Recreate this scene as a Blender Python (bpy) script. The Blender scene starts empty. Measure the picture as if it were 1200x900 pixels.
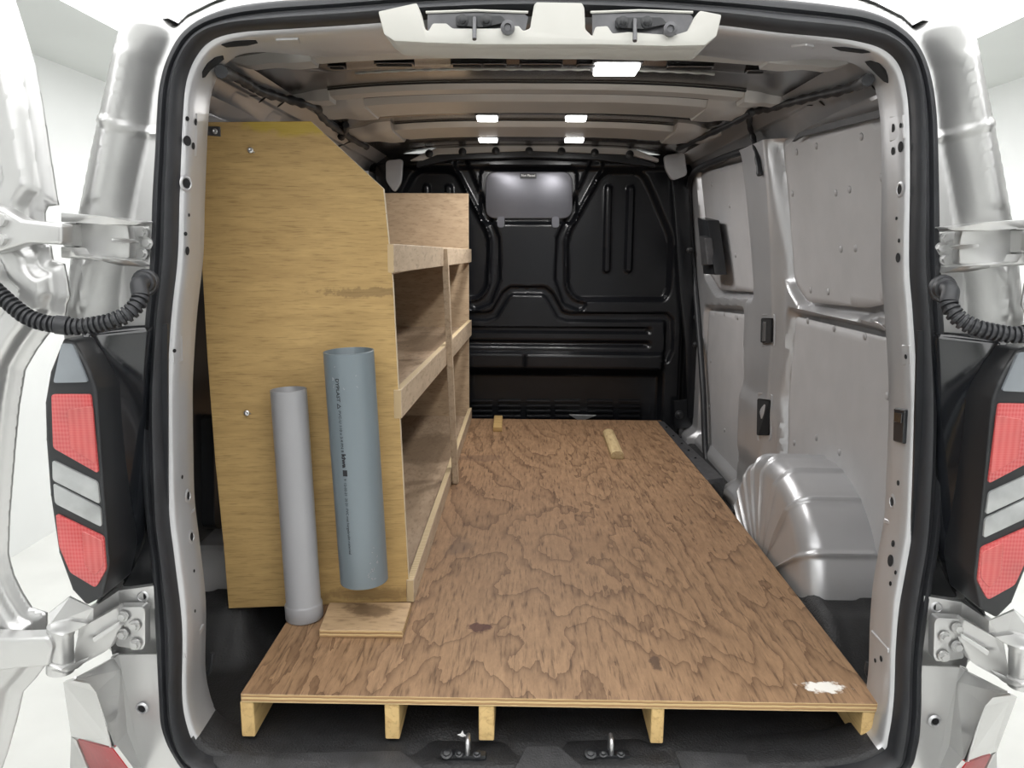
import bpy, bmesh, math, random
import numpy as np
from math import sin, cos, radians, pi, atan
from mathutils import Vector, Matrix
from mathutils.bvhtree import BVHTree

random.seed(4)
sc = bpy.context.scene
col = sc.collection

# ------------------------------------------------------------------ camera
F = 920.0                                   # focal length in pixels of the 1200x900 frame
CAM = np.array([0.0, 0.0, 1.52])
YAW, PITCH, ROLL = radians(0.87), atan(162 / 920.0), radians(0.4)
_f = np.array([-sin(YAW) * cos(PITCH), cos(YAW) * cos(PITCH), -sin(PITCH)])
_r = np.array([cos(YAW), sin(YAW), 0.0])
_u = np.cross(_r, _f)
CR = _r * cos(ROLL) + _u * sin(ROLL)
CU = _u * cos(ROLL) - _r * sin(ROLL)
cd = bpy.data.cameras.new('camera'); cam = bpy.data.objects.new('camera', cd); col.objects.link(cam)
cd.sensor_width = 36.0; cd.lens = F / 1200 * 36; cd.clip_start = 0.02; cd.clip_end = 60
m = Matrix.Identity(4)
for i in range(3):
    m[i][0] = CR[i]; m[i][1] = CU[i]; m[i][2] = -_f[i]; m[i][3] = CAM[i]
cam.matrix_world = m
sc.camera = cam

# ------------------------------------------------------------------ world, light, exposure
w = bpy.data.worlds.new('world'); sc.world = w; w.use_nodes = True
w.node_tree.nodes['Background'].inputs[0].default_value = (0.8, 0.82, 0.85, 1)
w.node_tree.nodes['Background'].inputs[1].default_value = 0.3
sc.view_settings.view_transform = 'Standard'; sc.view_settings.look = 'None'
sc.view_settings.gamma = 1.0; sc.view_settings.use_curve_mapping = False
sc.view_settings.exposure = 0.12
PANEL_STRENGTH = 2.1        # luminous ceiling of the photo booth
LAMP_WATT = 3.6             # each roof lamp in the van

# ------------------------------------------------------------------ measuring helpers
def ray(x, y): return _f + CR * ((x - 600) / F) + CU * ((450 - y) / F)
def P(x, y, X=None, Y=None, Z=None):
    d = ray(x, y)
    if X is not None: t = (X - CAM[0]) / d[0]
    elif Y is not None: t = (Y - CAM[1]) / d[1]
    else: t = (Z - CAM[2]) / d[2]
    return CAM + d * t
XC = 0.027                                   # centre line of the van
FZ = 0.562                                   # van load floor
RY0, RYS = 1.325, 0.0763                     # plane of the rear opening: Y = RY0 + RYS*(z-FZ)
def rearY(z): return RY0 + RYS * (z - FZ)
def PR(x, y, off=0.0):                       # point on the (slightly leaning) plane of the rear opening
    d = ray(x, y); t = (RY0 + off + RYS * (CAM[2] - FZ)) / (d[1] - RYS * d[2])
    return CAM + d * t
def WX(z):                                   # right wall skin, leaning in above the waist
    return 0.905 - 0.065 * np.clip((np.asarray(z, float) - 1.2) / 0.65, 0, 1.2) ** 1.5
def PW(x, y, off=0.0):
    X = 0.88
    for _ in range(12):
        p = P(x, y, X=X); X = float(WX(p[2])) - off
    return P(x, y, X=X)

# ------------------------------------------------------------------ object helpers
WL = {}
def prop(o, label=None, cat=None, group=None, kind=None):
    if label: o['label'] = label
    if cat: o['category'] = cat
    if group: o['group'] = group
    if kind: o['kind'] = kind
    return o
def link(o, parent=None, loc=(0, 0, 0)):
    col.objects.link(o)
    loc = Vector([float(c) for c in loc])
    if parent is not None:
        o.parent = parent; o.location = loc - WL[parent]
    else: o.location = loc
    WL[o] = loc
    return o
def empty(name, loc):
    o = bpy.data.objects.new(name, None); o.empty_display_size = 0.1
    return link(o, None, loc)
def finish(name, bm, mat, parent=None, smooth=0, fix=True):
    if fix: bmesh.ops.recalc_face_normals(bm, faces=bm.faces)
    me = bpy.data.meshes.new(name); bm.to_mesh(me); bm.free()
    for mm in (mat if isinstance(mat, (list, tuple)) else [mat]): me.materials.append(mm)
    if smooth:
        me.shade_smooth(); me.set_sharp_from_angle(angle=radians(smooth))
    return link(bpy.data.objects.new(name, me), parent)
def raw(name, v, f, mat, parent=None, smooth=40, fix=False):
    me = bpy.data.meshes.new(name); me.from_pydata([tuple(map(float, a)) for a in v], [], [tuple(map(int, a)) for a in f])
    if fix:
        bm = bmesh.new(); bm.from_mesh(me); bmesh.ops.recalc_face_normals(bm, faces=bm.faces); bm.to_mesh(me); bm.free()
    for mm in (mat if isinstance(mat, (list, tuple)) else [mat]): me.materials.append(mm)
    if smooth: me.shade_smooth(); me.set_sharp_from_angle(angle=radians(smooth))
    return link(bpy.data.objects.new(name, me), parent)
def slab(name, pts, d, mat, parent=None, bevel=0.0, seg=1, edge=None, smooth=0):
    """polygon of 3D points extruded by vector d; edge = material of the sides"""
    bm = bmesh.new(); d = np.array(d, float)
    a = [bm.verts.new(tuple(map(float, p))) for p in pts]
    b = [bm.verts.new(tuple(map(float, np.array(p) + d))) for p in pts]
    n = len(a); bm.faces.new(a); bm.faces.new(b[::-1])
    sides = []
    for i in range(n):
        fc = bm.faces.new((a[i], b[i], b[(i + 1) % n], a[(i + 1) % n])); sides.append(fc)
        if edge: fc.material_index = 1
    bmesh.ops.recalc_face_normals(bm, faces=bm.faces)
    if bevel:
        bmesh.ops.bevel(bm, geom=bm.edges[:], offset=bevel, segments=seg, profile=0.6, affect='EDGES', clamp_overlap=True)
    return finish(name, bm, [mat, edge] if edge else mat, parent, smooth or (40 if bevel and seg > 1 else 0))
def box(name, lo, hi, mat, parent=None, bevel=0.0, seg=1, edge=None):
    x0, y0, z0 = lo; x1, y1, z1 = hi
    return slab(name, [(x0, y0, z0), (x1, y0, z0), (x1, y1, z0), (x0, y1, z0)], (0, 0, z1 - z0), mat, parent, bevel, seg, edge)
def rnd(pts, r, n=5):
    """round the corners of a 2D/3D polygon"""
    out = []; N = len(pts); pts = [np.array(p, float) for p in pts]
    for i in range(N):
        p, a, b = pts[i], pts[i - 1], pts[(i + 1) % N]
        da, db = a - p, b - p; la, lb = np.linalg.norm(da), np.linalg.norm(db)
        rr = min(r, la * .48, lb * .48); s, e = p + da / la * rr, p + db / lb * rr
        for k in range(n + 1):
            t = k / n; out.append((1 - t) ** 2 * s + 2 * t * (1 - t) * p + t * t * e)
    return out
def cr(pts, per=8, closed=False):
    """Catmull-Rom through points"""
    pts = [np.array(p, float) for p in pts]; N = len(pts); out = []
    rng = range(N if closed else N - 1)
    for i in rng:
        g = (lambda k: pts[k % N]) if closed else (lambda k: pts[min(max(k, 0), N - 1)])
        p0, p1, p2, p3 = g(i - 1), g(i), g(i + 1), g(i + 2)
        for k in range(per):
            t = k / per
            out.append(.5 * (2 * p1 + (p2 - p0) * t + (2 * p0 - 5 * p1 + 4 * p2 - p3) * t * t + (3 * p1 - p0 - 3 * p2 + p3) * t ** 3))
    if not closed: out.append(pts[-1])
    return out
def tube(name, pts, rad, mat, parent=None, n=10, closed=False, flat=1.0):
    """round tube along points; rad a number or a list"""
    pts = [Vector(tuple(map(float, p))) for p in pts]; N = len(pts)
    rad = rad if isinstance(rad, (list, tuple, np.ndarray)) else [rad] * N
    v, f = [], []; up = None
    for i in range(N):
        if closed: t = pts[(i + 1) % N] - pts[i - 1]
        else: t = pts[min(i + 1, N - 1)] - pts[max(i - 1, 0)]
        t.normalize()
        if up is None:
            up = Vector((0, 0, 1)) if abs(t.z) < .9 else Vector((1, 0, 0))
        s = t.cross(up).normalized(); up = s.cross(t).normalized()
        for k in range(n):
            a = 2 * pi * k / n
            v.append(pts[i] + s * cos(a) * rad[i] + up * sin(a) * rad[i] * flat)
    for i in range(N if closed else N - 1):
        for k in range(n):
            j = (i + 1) % N
            f.append((i * n + k, i * n + (k + 1) % n, j * n + (k + 1) % n, j * n + k))
    if not closed:
        f.append(tuple(range(n))[::-1]); f.append(tuple(range((N - 1) * n, N * n)))
    return raw(name, v, f, mat, parent, 50, fix=True)
def sdp(a, b, pts):
    """signed distance (negative inside) of many points to a polygon, and the nearest boundary point"""
    p = np.asarray(pts, float)[:, :2]; a = np.asarray(a, float); b = np.asarray(b, float)
    best = np.full(a.shape, 1e9); na = a.copy(); nb = b.copy(); ins = np.zeros(a.shape, bool)
    for i in range(len(p)):
        x0, y0 = p[i - 1]; x1, y1 = p[i]; ex, ey = x1 - x0, y1 - y0; L = ex * ex + ey * ey
        if L < 1e-14: continue
        t = np.clip(((a - x0) * ex + (b - y0) * ey) / L, 0, 1)
        cx, cy = x0 + t * ex, y0 + t * ey; d = (a - cx) ** 2 + (b - cy) ** 2
        mk = d < best; best = np.where(mk, d, best); na = np.where(mk, cx, na); nb = np.where(mk, cy, nb)
        if abs(ey) > 1e-12:
            c = ((y0 > b) != (y1 > b)) & (a < ex * (b - y0) / ey + x0); ins ^= c
    d = np.sqrt(best)
    return np.where(ins, -d, d), na, nb
def sdl(a, b, pts):
    """distance to an open polyline"""
    best = np.full(np.shape(a), 1e9)
    for i in range(len(pts) - 1):
        x0, y0 = pts[i][0], pts[i][1]; ex, ey = pts[i + 1][0] - x0, pts[i + 1][1] - y0
        t = np.clip(((a - x0) * ex + (b - y0) * ey) / (ex * ex + ey * ey + 1e-14), 0, 1)
        best = np.minimum(best, (a - x0 - t * ex) ** 2 + (b - y0 - t * ey) ** 2)
    return np.sqrt(best)
def ss(x, a, b):
    t = np.clip((np.asarray(x, float) - a) / (b - a), 0, 1); return t * t * (3 - 2 * t)
def relief(name, outline, res, fn, mat, parent=None, holes=(), thick=None, smooth=45):
    """pressed sheet: regular grid inside an outline, lifted by fn(a,b) -> x,y,z"""
    o = np.asarray(outline, float)[:, :2]; lo, hi = o.min(0), o.max(0)
    na = max(2, int((hi[0] - lo[0]) / res) + 2); nb = max(2, int((hi[1] - lo[1]) / res) + 2)
    A, B = np.meshgrid(np.linspace(lo[0], hi[0], na), np.linspace(lo[1], hi[1], nb), indexing='ij')
    def SD(a, b):
        s, x, y = sdp(a, b, o)
        for h in holes:
            s2, x2, y2 = sdp(a, b, h); mk = -s2 > s
            s = np.where(mk, -s2, s); x = np.where(mk, x2, x); y = np.where(mk, y2, y)
        return s, x, y
    ca = (A[:-1, :-1] + A[1:, 1:]) / 2; cb = (B[:-1, :-1] + B[1:, 1:]) / 2
    keep = SD(ca, cb)[0] < 0
    cnt = np.zeros(A.shape, int); cnt[:-1, :-1] += keep; cnt[1:, :-1] += keep; cnt[:-1, 1:] += keep; cnt[1:, 1:] += keep
    s, x, y = SD(A, B); rimv = (cnt > 0) & (cnt < 4); A = np.where(rimv, x, A); B = np.where(rimv, y, B)
    X, Y, Z = fn(A, B); V = np.stack([X + 0 * A, Y + 0 * A, Z + 0 * A], -1).reshape(-1, 3)
    I, J = np.nonzero(keep); q = I * nb + J
    fc = np.stack([q, q + nb, q + nb + 1, q + 1], -1)
    used = np.unique(fc); remap = np.zeros(len(V), int); remap[used] = np.arange(len(used))
    ob = raw(name, V[used], remap[fc], mat, parent, smooth, fix=False)
    if thick:
        md = ob.modifiers.new('thickness', 'SOLIDIFY'); md.thickness = thick; md.offset = 0
    return ob
_bvh = {}
def hit(o, x, y):
    """where the line of sight through (x,y) of the photograph meets an object that is already built"""
    if o not in _bvh:
        me = o.data; off = WL[o]
        _bvh[o] = BVHTree.FromPolygons([v.co + off for v in me.vertices], [p.vertices for p in me.polygons])
    d = Vector(ray(x, y)); l, n, _, dist = _bvh[o].ray_cast(Vector(CAM), d.normalized())
    if l is None: return None, None, None
    if n.dot(d) > 0: n = -n
    return l, n.normalized(), dist
def rotz_to(n):
    return Vector((0, 0, 1)).rotation_difference(Vector(n)).to_euler()
def place(name, me, pos, nrm, parent, scale=(1, 1, 1)):
    """a copy that shares its mesh, z axis along nrm"""
    o = link(bpy.data.objects.new(name, me), parent, pos); o.rotation_euler = rotz_to(nrm); o.scale = scale
    return o
def lathe(name, prof, mat, parent=None, n=20, mats=None, make=True, smooth=35):
    """profile of (r,z) turned about z; returns mesh (make=False) or object at the origin"""
    v, f = [], []; R = len(prof)
    for r, z in prof:
        for k in range(n):
            a = 2 * pi * k / n; v.append((r * cos(a), r * sin(a), z))
    for i in range(R - 1):
        for k in range(n): f.append((i * n + k, i * n + (k + 1) % n, (i + 1) * n + (k + 1) % n, (i + 1) * n + k))
    if prof[0][0] > 1e-6: f.append(tuple(range(n))[::-1])
    if prof[-1][0] > 1e-6: f.append(tuple(range((R - 1) * n, R * n)))
    me = bpy.data.meshes.new(name); me.from_pydata(v, [], f); me.materials.append(mat)
    me.shade_smooth(); me.set_sharp_from_angle(angle=radians(smooth))
    if not make: return me
    return link(bpy.data.objects.new(name, me), parent)

# ------------------------------------------------------------------ materials
def mat(name, base, rough=0.5, metal=0.0, var=0.08, vscale=6.0, bump=0.0, bscale=120.0, coat=0.0, spec=0.5, stretch=(1, 1, 1), rvar=0.0):
    m = bpy.data.materials.new(name); m.use_nodes = True; nt = m.node_tree; N, L = nt.nodes, nt.links
    p = N['Principled BSDF']; p.inputs['Roughness'].default_value = rough; p.inputs['Metallic'].default_value = metal
    p.inputs['Coat Weight'].default_value = coat; p.inputs['Specular IOR Level'].default_value = spec
    p.inputs['Coat Roughness'].default_value = 0.1
    tc = N.new('ShaderNodeTexCoord'); mp = N.new('ShaderNodeMapping'); L.new(tc.outputs['Object'], mp.inputs[0]); mp.inputs['Scale'].default_value = stretch
    nz = N.new('ShaderNodeTexNoise'); nz.inputs['Scale'].default_value = vscale; nz.inputs['Detail'].default_value = 5; L.new(mp.outputs[0], nz.inputs['Vector'])
    cr_ = N.new('ShaderNodeValToRGB'); L.new(nz.outputs['Fac'], cr_.inputs[0])
    lo = [max(0, c * (1 - var)) for c in base]; hi = [min(1, c * (1 + var)) for c in base]
    cr_.color_ramp.elements[0].position = 0.3; cr_.color_ramp.elements[0].color = (*lo, 1)
    cr_.color_ramp.elements[1].position = 0.7; cr_.color_ramp.elements[1].color = (*hi, 1)
    L.new(cr_.outputs[0], p.inputs['Base Color'])
    if rvar:
        mr = N.new('ShaderNodeMapRange'); L.new(nz.outputs['Fac'], mr.inputs[0])
        mr.inputs[3].default_value = rough - rvar; mr.inputs[4].default_value = rough + rvar; L.new(mr.outputs[0], p.inputs['Roughness'])
    if bump:
        n2 = N.new('ShaderNodeTexNoise'); n2.inputs['Scale'].default_value = bscale; n2.inputs['Detail'].default_value = 4; L.new(mp.outputs[0], n2.inputs['Vector'])
        b = N.new('ShaderNodeBump'); b.inputs['Strength'].default_value = bump; b.inputs['Distance'].default_value = 0.004
        L.new(n2.outputs['Fac'], b.inputs['Height']); L.new(b.outputs[0], p.inputs['Normal'])
    return m
def wood(name, dark, mid, light, grain=(1, 1, 1), fst=(1, 1, 1), fmix=0.55, rings=9.0, ring_scale=1.6, fibre=140.0, contour=0.5, blotch=0.35, rough=0.6, dirt=None, spots=None, offset=(0, 0, 0)):
    """rotary-cut veneer: contour lines of a stretched noise, fibres, blotches"""
    m = bpy.data.materials.new(name); m.use_nodes = True; nt = m.node_tree; N, L = nt.nodes, nt.links
    p = N['Principled BSDF']; p.inputs['Roughness'].default_value = rough; p.inputs['Specular IOR Level'].default_value = 0.3
    tc = N.new('ShaderNodeTexCoord'); mp = N.new('ShaderNodeMapping'); L.new(tc.outputs['Object'], mp.inputs[0])
    mp.inputs['Scale'].default_value = grain; mp.inputs['Location'].default_value = offset
    def noise(sc_, det, vec, rg=0.5, dist=0.0):
        n = N.new('ShaderNodeTexNoise'); n.inputs['Scale'].default_value = sc_; n.inputs['Detail'].default_value = det
        n.inputs['Roughness'].default_value = rg; n.inputs['Distortion'].default_value = dist; L.new(vec, n.inputs['Vector']); return n.outputs['Fac']
    def mth(op, a, b=None):
        n = N.new('ShaderNodeMath'); n.operation = op
        for i, q in enumerate((a, b)):
            if q is None: continue
            if isinstance(q, (int, float)): n.inputs[i].default_value = q
            else: L.new(q, n.inputs[i])
        return n.outputs[0]
    def mix(fac, a, b, mode='MIX'):
        n = N.new('ShaderNodeMix'); n.data_type = 'RGBA'; n.blend_type = mode; n.clamp_factor = True
        for i, q in ((0, fac), (6, a), (7, b)):
            if isinstance(q, (int, float)): n.inputs[i].default_value = q
            elif isinstance(q, tuple): n.inputs[i].default_value = (*q, 1)
            else: L.new(q, n.inputs[i])
        return n.outputs[2]
    v = mp.outputs[0]
    base = noise(ring_scale, 5, v, 0.55, 0.6)
    jag = noise(28, 3, v, 0.6)
    saw = mth('FRACT', mth('ADD', mth('MULTIPLY', base, rings), mth('MULTIPLY', jag, 0.55)))
    line = mth('POWER', saw, 5.0)
    # fibres: very stretched fine noise along the grain
    m2 = N.new('ShaderNodeMapping'); L.new(v, m2.inputs[0]); m2.inputs['Scale'].default_value = fst
    fib = noise(fibre, 3, m2.outputs[0], 0.6)
    blo = noise(1.1, 4, tc.outputs['Object'], 0.55)
    fine = noise(35, 5, v, 0.65)
    c = mix(blo, mid, light)
    rp = N.new('ShaderNodeMapRange'); L.new(fine, rp.inputs[0]); rp.inputs[1].default_value = 0.3; rp.inputs[2].default_value = 0.7
    c = mix(mth('MULTIPLY', rp.outputs[0], blotch), c, dark)
    c = mix(mth('MULTIPLY', line, contour), c, dark)
    rf = N.new('ShaderNodeMapRange'); L.new(fib, rf.inputs[0]); rf.inputs[1].default_value = 0.52; rf.inputs[2].default_value = 0.75
    c = mix(mth('MULTIPLY', rf.outputs[0], fmix), c, tuple(d * 0.7 for d in dark))
    sx = N.new('ShaderNodeSeparateXYZ'); L.new(tc.outputs['Object'], sx.inputs[0])
    for (cx, cy, rx, ry, colr, amt, brk, axes) in (spots or []):
        # a stain or worn patch with its own place and ragged outline
        ax = {'x': 0, 'y': 1, 'z': 2}
        dx = mth('DIVIDE', mth('SUBTRACT', sx.outputs[ax[axes[0]]], cx), rx); dy = mth('DIVIDE', mth('SUBTRACT', sx.outputs[ax[axes[1]]], cy), ry)
        rr = mth('SQRT', mth('ADD', mth('MULTIPLY', dx, dx), mth('MULTIPLY', dy, dy)))
        nn = noise(brk, 4, tc.outputs['Object'], 0.6)
        e = mth('ADD', rr, mth('MULTIPLY', mth('SUBTRACT', nn, 0.5), 2.2))
        r2 = N.new('ShaderNodeMapRange'); L.new(e, r2.inputs[0]); r2.inputs[1].default_value = 1.05; r2.inputs[2].default_value = 0.7
        c = mix(mth('MULTIPLY', r2.outputs[0], amt), c, colr)
    L.new(c, p.inputs['Base Color'])
    b = N.new('ShaderNodeBump'); b.inputs['Strength'].default_value = 0.12; b.inputs['Distance'].default_value = 0.002
    L.new(fib, b.inputs['Height']); L.new(b.outputs[0], p.inputs['Normal'])
    return m
def plyedge(name, axis, period, c1, c2, c3, rough=0.7, off=0.0):
    m = bpy.data.materials.new(name); m.use_nodes = True; nt = m.node_tree; N, L = nt.nodes, nt.links
    p = N['Principled BSDF']; p.inputs['Roughness'].default_value = rough
    tc = N.new('ShaderNodeTexCoord'); s = N.new('ShaderNodeSeparateXYZ'); L.new(tc.outputs['Object'], s.inputs[0])
    nz = N.new('ShaderNodeTexNoise'); nz.inputs['Scale'].default_value = 40; nz.inputs['Detail'].default_value = 4; L.new(tc.outputs['Object'], nz.inputs['Vector'])
    a = N.new('ShaderNodeMath'); a.operation = 'SUBTRACT'; L.new(s.outputs['XYZ'.index(axis)], a.inputs[0]); a.inputs[1].default_value = off
    d = N.new('ShaderNodeMath'); d.operation = 'DIVIDE'; L.new(a.outputs[0], d.inputs[0]); d.inputs[1].default_value = period
    e = N.new('ShaderNodeMath'); e.operation = 'MULTIPLY_ADD'; L.new(nz.outputs['Fac'], e.inputs[0]); e.inputs[1].default_value = 0.35; L.new(d.outputs[0], e.inputs[2])
    fr = N.new('ShaderNodeMath'); fr.operation = 'FRACT'; L.new(e.outputs[0], fr.inputs[0])
    r = N.new('ShaderNodeValToRGB'); L.new(fr.outputs[0], r.inputs[0]); el = r.color_ramp.elements
    el[0].position = 0.0; el[0].color = (*c1, 1); el[1].position = 1.0; el[1].color = (*c2, 1)
    q = el.new(0.42); q.color = (*c1, 1); q = el.new(0.5); q.color = (*c3, 1); q = el.new(0.6); q.color = (*c2, 1); q = el.new(0.93); q.color = (*c2, 1)
    L.new(r.outputs[0], p.inputs['Base Color'])
    return m
def glow(name, colr, strength):
    m = bpy.data.materials.new(name); m.use_nodes = True; p = m.node_tree.nodes['Principled BSDF']
    p.inputs['Base Color'].default_value = (*colr, 1); p.inputs['Emission Color'].default_value = (*colr, 1); p.inputs['Emission Strength'].default_value = strength
    return m

SILVER = mat('silver_paint', (0.52, 0.52, 0.515), 0.34, 0.75, 0.03, 8, coat=0.3)
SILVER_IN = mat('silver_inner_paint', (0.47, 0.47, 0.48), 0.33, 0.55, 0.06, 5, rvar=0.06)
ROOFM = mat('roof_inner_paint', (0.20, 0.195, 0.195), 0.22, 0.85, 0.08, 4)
BEAMM = mat('roof_beam_paint', (0.52, 0.51, 0.49), 0.40, 0.2, 0.05, 5)
RUBBER = mat('black_rubber', (0.016, 0.017, 0.020), 0.5, 0, 0.15, 20, bump=0.08, bscale=60)
BLACKP = mat('black_plastic', (0.012, 0.013, 0.015), 0.35, 0, 0.2, 10)
GLOSSB = mat('gloss_black_plastic', (0.008, 0.009, 0.011), 0.12, 0, 0.2, 10, coat=0.5)
BULK = mat('black_bulkhead_paint', (0.007, 0.0075, 0.009), 0.24, 0.0, 0.15, 6, spec=0.4, bump=0.03, bscale=40)
BULKP = mat('grey_black_panel', (0.12, 0.12, 0.135), 0.3, 0.6, 0.1, 6)
LINER = mat('black_floor_liner', (0.016, 0.016, 0.017), 0.6, 0, 0.3, 30, bump=0.6, bscale=220)
LINERG = mat('worn_sill_liner', (0.045, 0.045, 0.047), 0.62, 0, 0.3, 25, bump=0.5, bscale=260)
HOLE = mat('dark_opening', (0.004, 0.004, 0.005), 0.9, 0, 0.1, 10)
LINING = mat('grey_lining_board', (0.37, 0.365, 0.37), 0.5, 0.0, 0.05, 9, bump=0.05, bscale=90)
FAST = mat('grey_fastener', (0.33, 0.325, 0.33), 0.5, 0.1, 0.05, 20)
TRIM = mat('beige_trim', (0.43, 0.425, 0.395), 0.55, 0, 0.03, 10)
STEEL = mat('steel', (0.55, 0.55, 0.56), 0.3, 0.9, 0.08, 30)
STEELD = mat('dark_steel', (0.10, 0.10, 0.105), 0.4, 0.6, 0.2, 30)
PVCL = mat('light_grey_pvc', (0.29, 0.29, 0.30), 0.33, 0, 0.03, 4)
PVCB = mat('blue_grey_pvc', (0.155, 0.188, 0.208), 0.36, 0, 0.1, 3, stretch=(1, 1, .25))
PVCIN = mat('blue_grey_pvc_inside', (0.10, 0.12, 0.14), 0.5, 0, 0.1, 3)
INK = mat('black_print', (0.012, 0.012, 0.015), 0.6)
INKW = mat('white_print', (0.8, 0.8, 0.8), 0.6)
def lens_mat(name, c0, c1, fz, fx):
    """coloured moulded lens: ribs catching light are put in as paler colour bands"""
    m = mat(name, c0, 0.2, 0.0, 0.2, 14, coat=0.5); nt = m.node_tree; N, L = nt.nodes, nt.links; p = N['Principled BSDF']
    src = p.inputs['Base Color'].links[0].from_socket
    tc = N.new('ShaderNodeTexCoord'); mx = None; out = src
    for ax, fr in (('Z', fz), ('X', fx)):
        wv = N.new('ShaderNodeTexWave'); wv.bands_direction = ax; wv.inputs['Scale'].default_value = fr; wv.inputs['Distortion'].default_value = 0.4
        L.new(tc.outputs['Object'], wv.inputs['Vector'])
        k = N.new('ShaderNodeMath'); k.operation = 'MULTIPLY'; k.inputs[1].default_value = 0.22; L.new(wv.outputs['Fac'], k.inputs[0])
        mx = N.new('ShaderNodeMix'); mx.data_type = 'RGBA'; L.new(k.outputs[0], mx.inputs[0]); L.new(out, mx.inputs[6]); mx.inputs[7].default_value = (*c1, 1); out = mx.outputs[2]
    L.new(out, p.inputs['Base Color']); return m
RED = lens_mat('red_lens', (0.40, 0.04, 0.044), (0.60, 0.20, 0.18), 45, 60)
REDB = lens_mat('red_lens_ribs', (0.38, 0.045, 0.045), (0.62, 0.20, 0.18), 110, 30)
REDR = mat('dark_red_reflector', (0.33, 0.02, 0.025), 0.45, 0, 0.1, 20, spec=0.2)
CLEARL = mat('clear_lens', (0.36, 0.37, 0.37), 0.22, 0.4, 0.2, 20, coat=0.6)
GREYL = mat('smoked_grey_lens', (0.20, 0.22, 0.24), 0.2, 0.2, 0.1, 8, coat=0.5)
WHITE = mat('white_studio_paint', (0.86, 0.87, 0.86), 0.7, 0, 0.02, 2)
CEIL = mat('grey_studio_ceiling', (0.70, 0.72, 0.70), 0.8, 0, 0.02, 2)
GREYW = mat('grey_unseen_wall', (0.30, 0.30, 0.31), 0.8, 0, 0.05, 2)
FLOORW = mat('white_studio_floor', (0.80, 0.80, 0.77), 0.35, 0, 0.05, 3)
SOFT = glow('ceiling_glow', (1, 1, 1), PANEL_STRENGTH)
LED = glow('lamp_glow', (1, 0.99, 0.97), 14.0)
PLY_DECK = wood('brown_plywood', (0.088, 0.045, 0.023), (0.250, 0.142, 0.076), (0.385, 0.244, 0.138), grain=(2.0, 0.5, 1), fst=(1, .3, 1), fmix=0.85, rings=22, ring_scale=0.8, fibre=85, contour=0.75, blotch=0.45,
    spots=[(-0.095, 1.66, 0.03, 0.025, (0.05, 0.014, 0.012), 0.85, 38, 'xy'), (0.60, 1.435, 0.045, 0.022, (0.85, 0.83, 0.78), 0.9, 60, 'xy'),
           (-0.18, 2.15, 0.05, 0.08, (0.12, 0.075, 0.05), 0.55, 9, 'xy'), (0.28, 1.52, 0.012, 0.03, (0.07, 0.04, 0.025), 0.8, 30, 'xy'), (-0.18, 3.1, .12, .05, (0.12, 0.07, 0.045), 0.5, 9, 'xy')])
PLY_GOLD = wood('golden_plywood', (0.20, 0.115, 0.038), (0.41, 0.265, 0.105), (0.58, 0.40, 0.168), grain=(0.22, 1, 1.5), fst=(.5, 1, 1.6), rings=6, ring_scale=2.2, fibre=130, contour=0.12, blotch=0.38,
    spots=[(-0.50, 1.775, 0.11, 0.03, (0.42, 0.31, 0.02), 0.6, 14, 'xz'), (-0.33, 1.415, 0.13, 0.012, (0.13, 0.08, 0.035), 0.5, 60, 'xz'), (-0.36, 0.69, 0.12, 0.02, (0.16, 0.09, 0.04), 0.5, 20, 'xz')], offset=(3, 1, 0))
PLY_RAW = wood('pale_plywood', (0.18, 0.115, 0.068), (0.37, 0.265, 0.175), (0.50, 0.385, 0.275), grain=(1, 0.3, 1), rings=7, ring_scale=1.8, fibre=90, contour=0.25, blotch=0.4, offset=(5, 2, 1),
    spots=[(-0.40, 3.2, .16, .3, (0.13, 0.085, 0.05), 0.6, 5, 'xy')])
PLY_END = wood('pinkish_plywood', (0.24, 0.155, 0.09), (0.45, 0.33, 0.215), (0.56, 0.43, 0.29), grain=(0.25, 1, 1), rings=7, ring_scale=2.2, fibre=110, contour=0.2, blotch=0.4, offset=(1, 7, 2))
LIPW = wood('pale_edge_board', (0.27, 0.185, 0.115), (0.50, 0.385, 0.27), (0.66, 0.54, 0.40), grain=(1, 0.25, 1), rings=5, ring_scale=2.5, fibre=80, contour=0.25, blotch=0.4, offset=(2, 2, 9))
PLY_OFF = wood('offcut_plywood', (0.17, 0.10, 0.05), (0.42, 0.28, 0.16), (0.52, 0.37, 0.22), grain=(0.3, 1, 1), rings=6, ring_scale=3, fibre=110, contour=0.25, blotch=0.35,
    spots=[(-0.35, 1.70, .06, .035, (0.11, 0.065, 0.035), 0.7, 18, 'xy')], offset=(8, 0, 0))
PINE2 = wood('pale_pine', (0.25, 0.15, 0.06), (0.46, 0.34, 0.17), (0.58, 0.46, 0.27), grain=(1, 0.2, 1), rings=8, ring_scale=9, fibre=90, contour=0.3, blotch=0.3)
PINE = wood('pine_joist', (0.30, 0.16, 0.05), (0.58, 0.38, 0.15), (0.70, 0.52, 0.25), grain=(1, 0.12, 1), rings=8, ring_scale=9, fibre=90, contour=0.3, blotch=0.25)
EDGE_Z = plyedge('plywood_edge_layers', 'Z', 0.0085, (0.55, 0.40, 0.20), (0.33, 0.20, 0.09), (0.12, 0.06, 0.03), off=0.001)
EDGE_X = plyedge('plywood_edge_upright', 'Y', 0.0085, (0.62, 0.50, 0.31), (0.46, 0.34, 0.19), (0.25, 0.16, 0.08))
EDGE_P = mat('pale_board_edge', (0.62, 0.53, 0.38), 0.7, 0, 0.1, 30)

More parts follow.
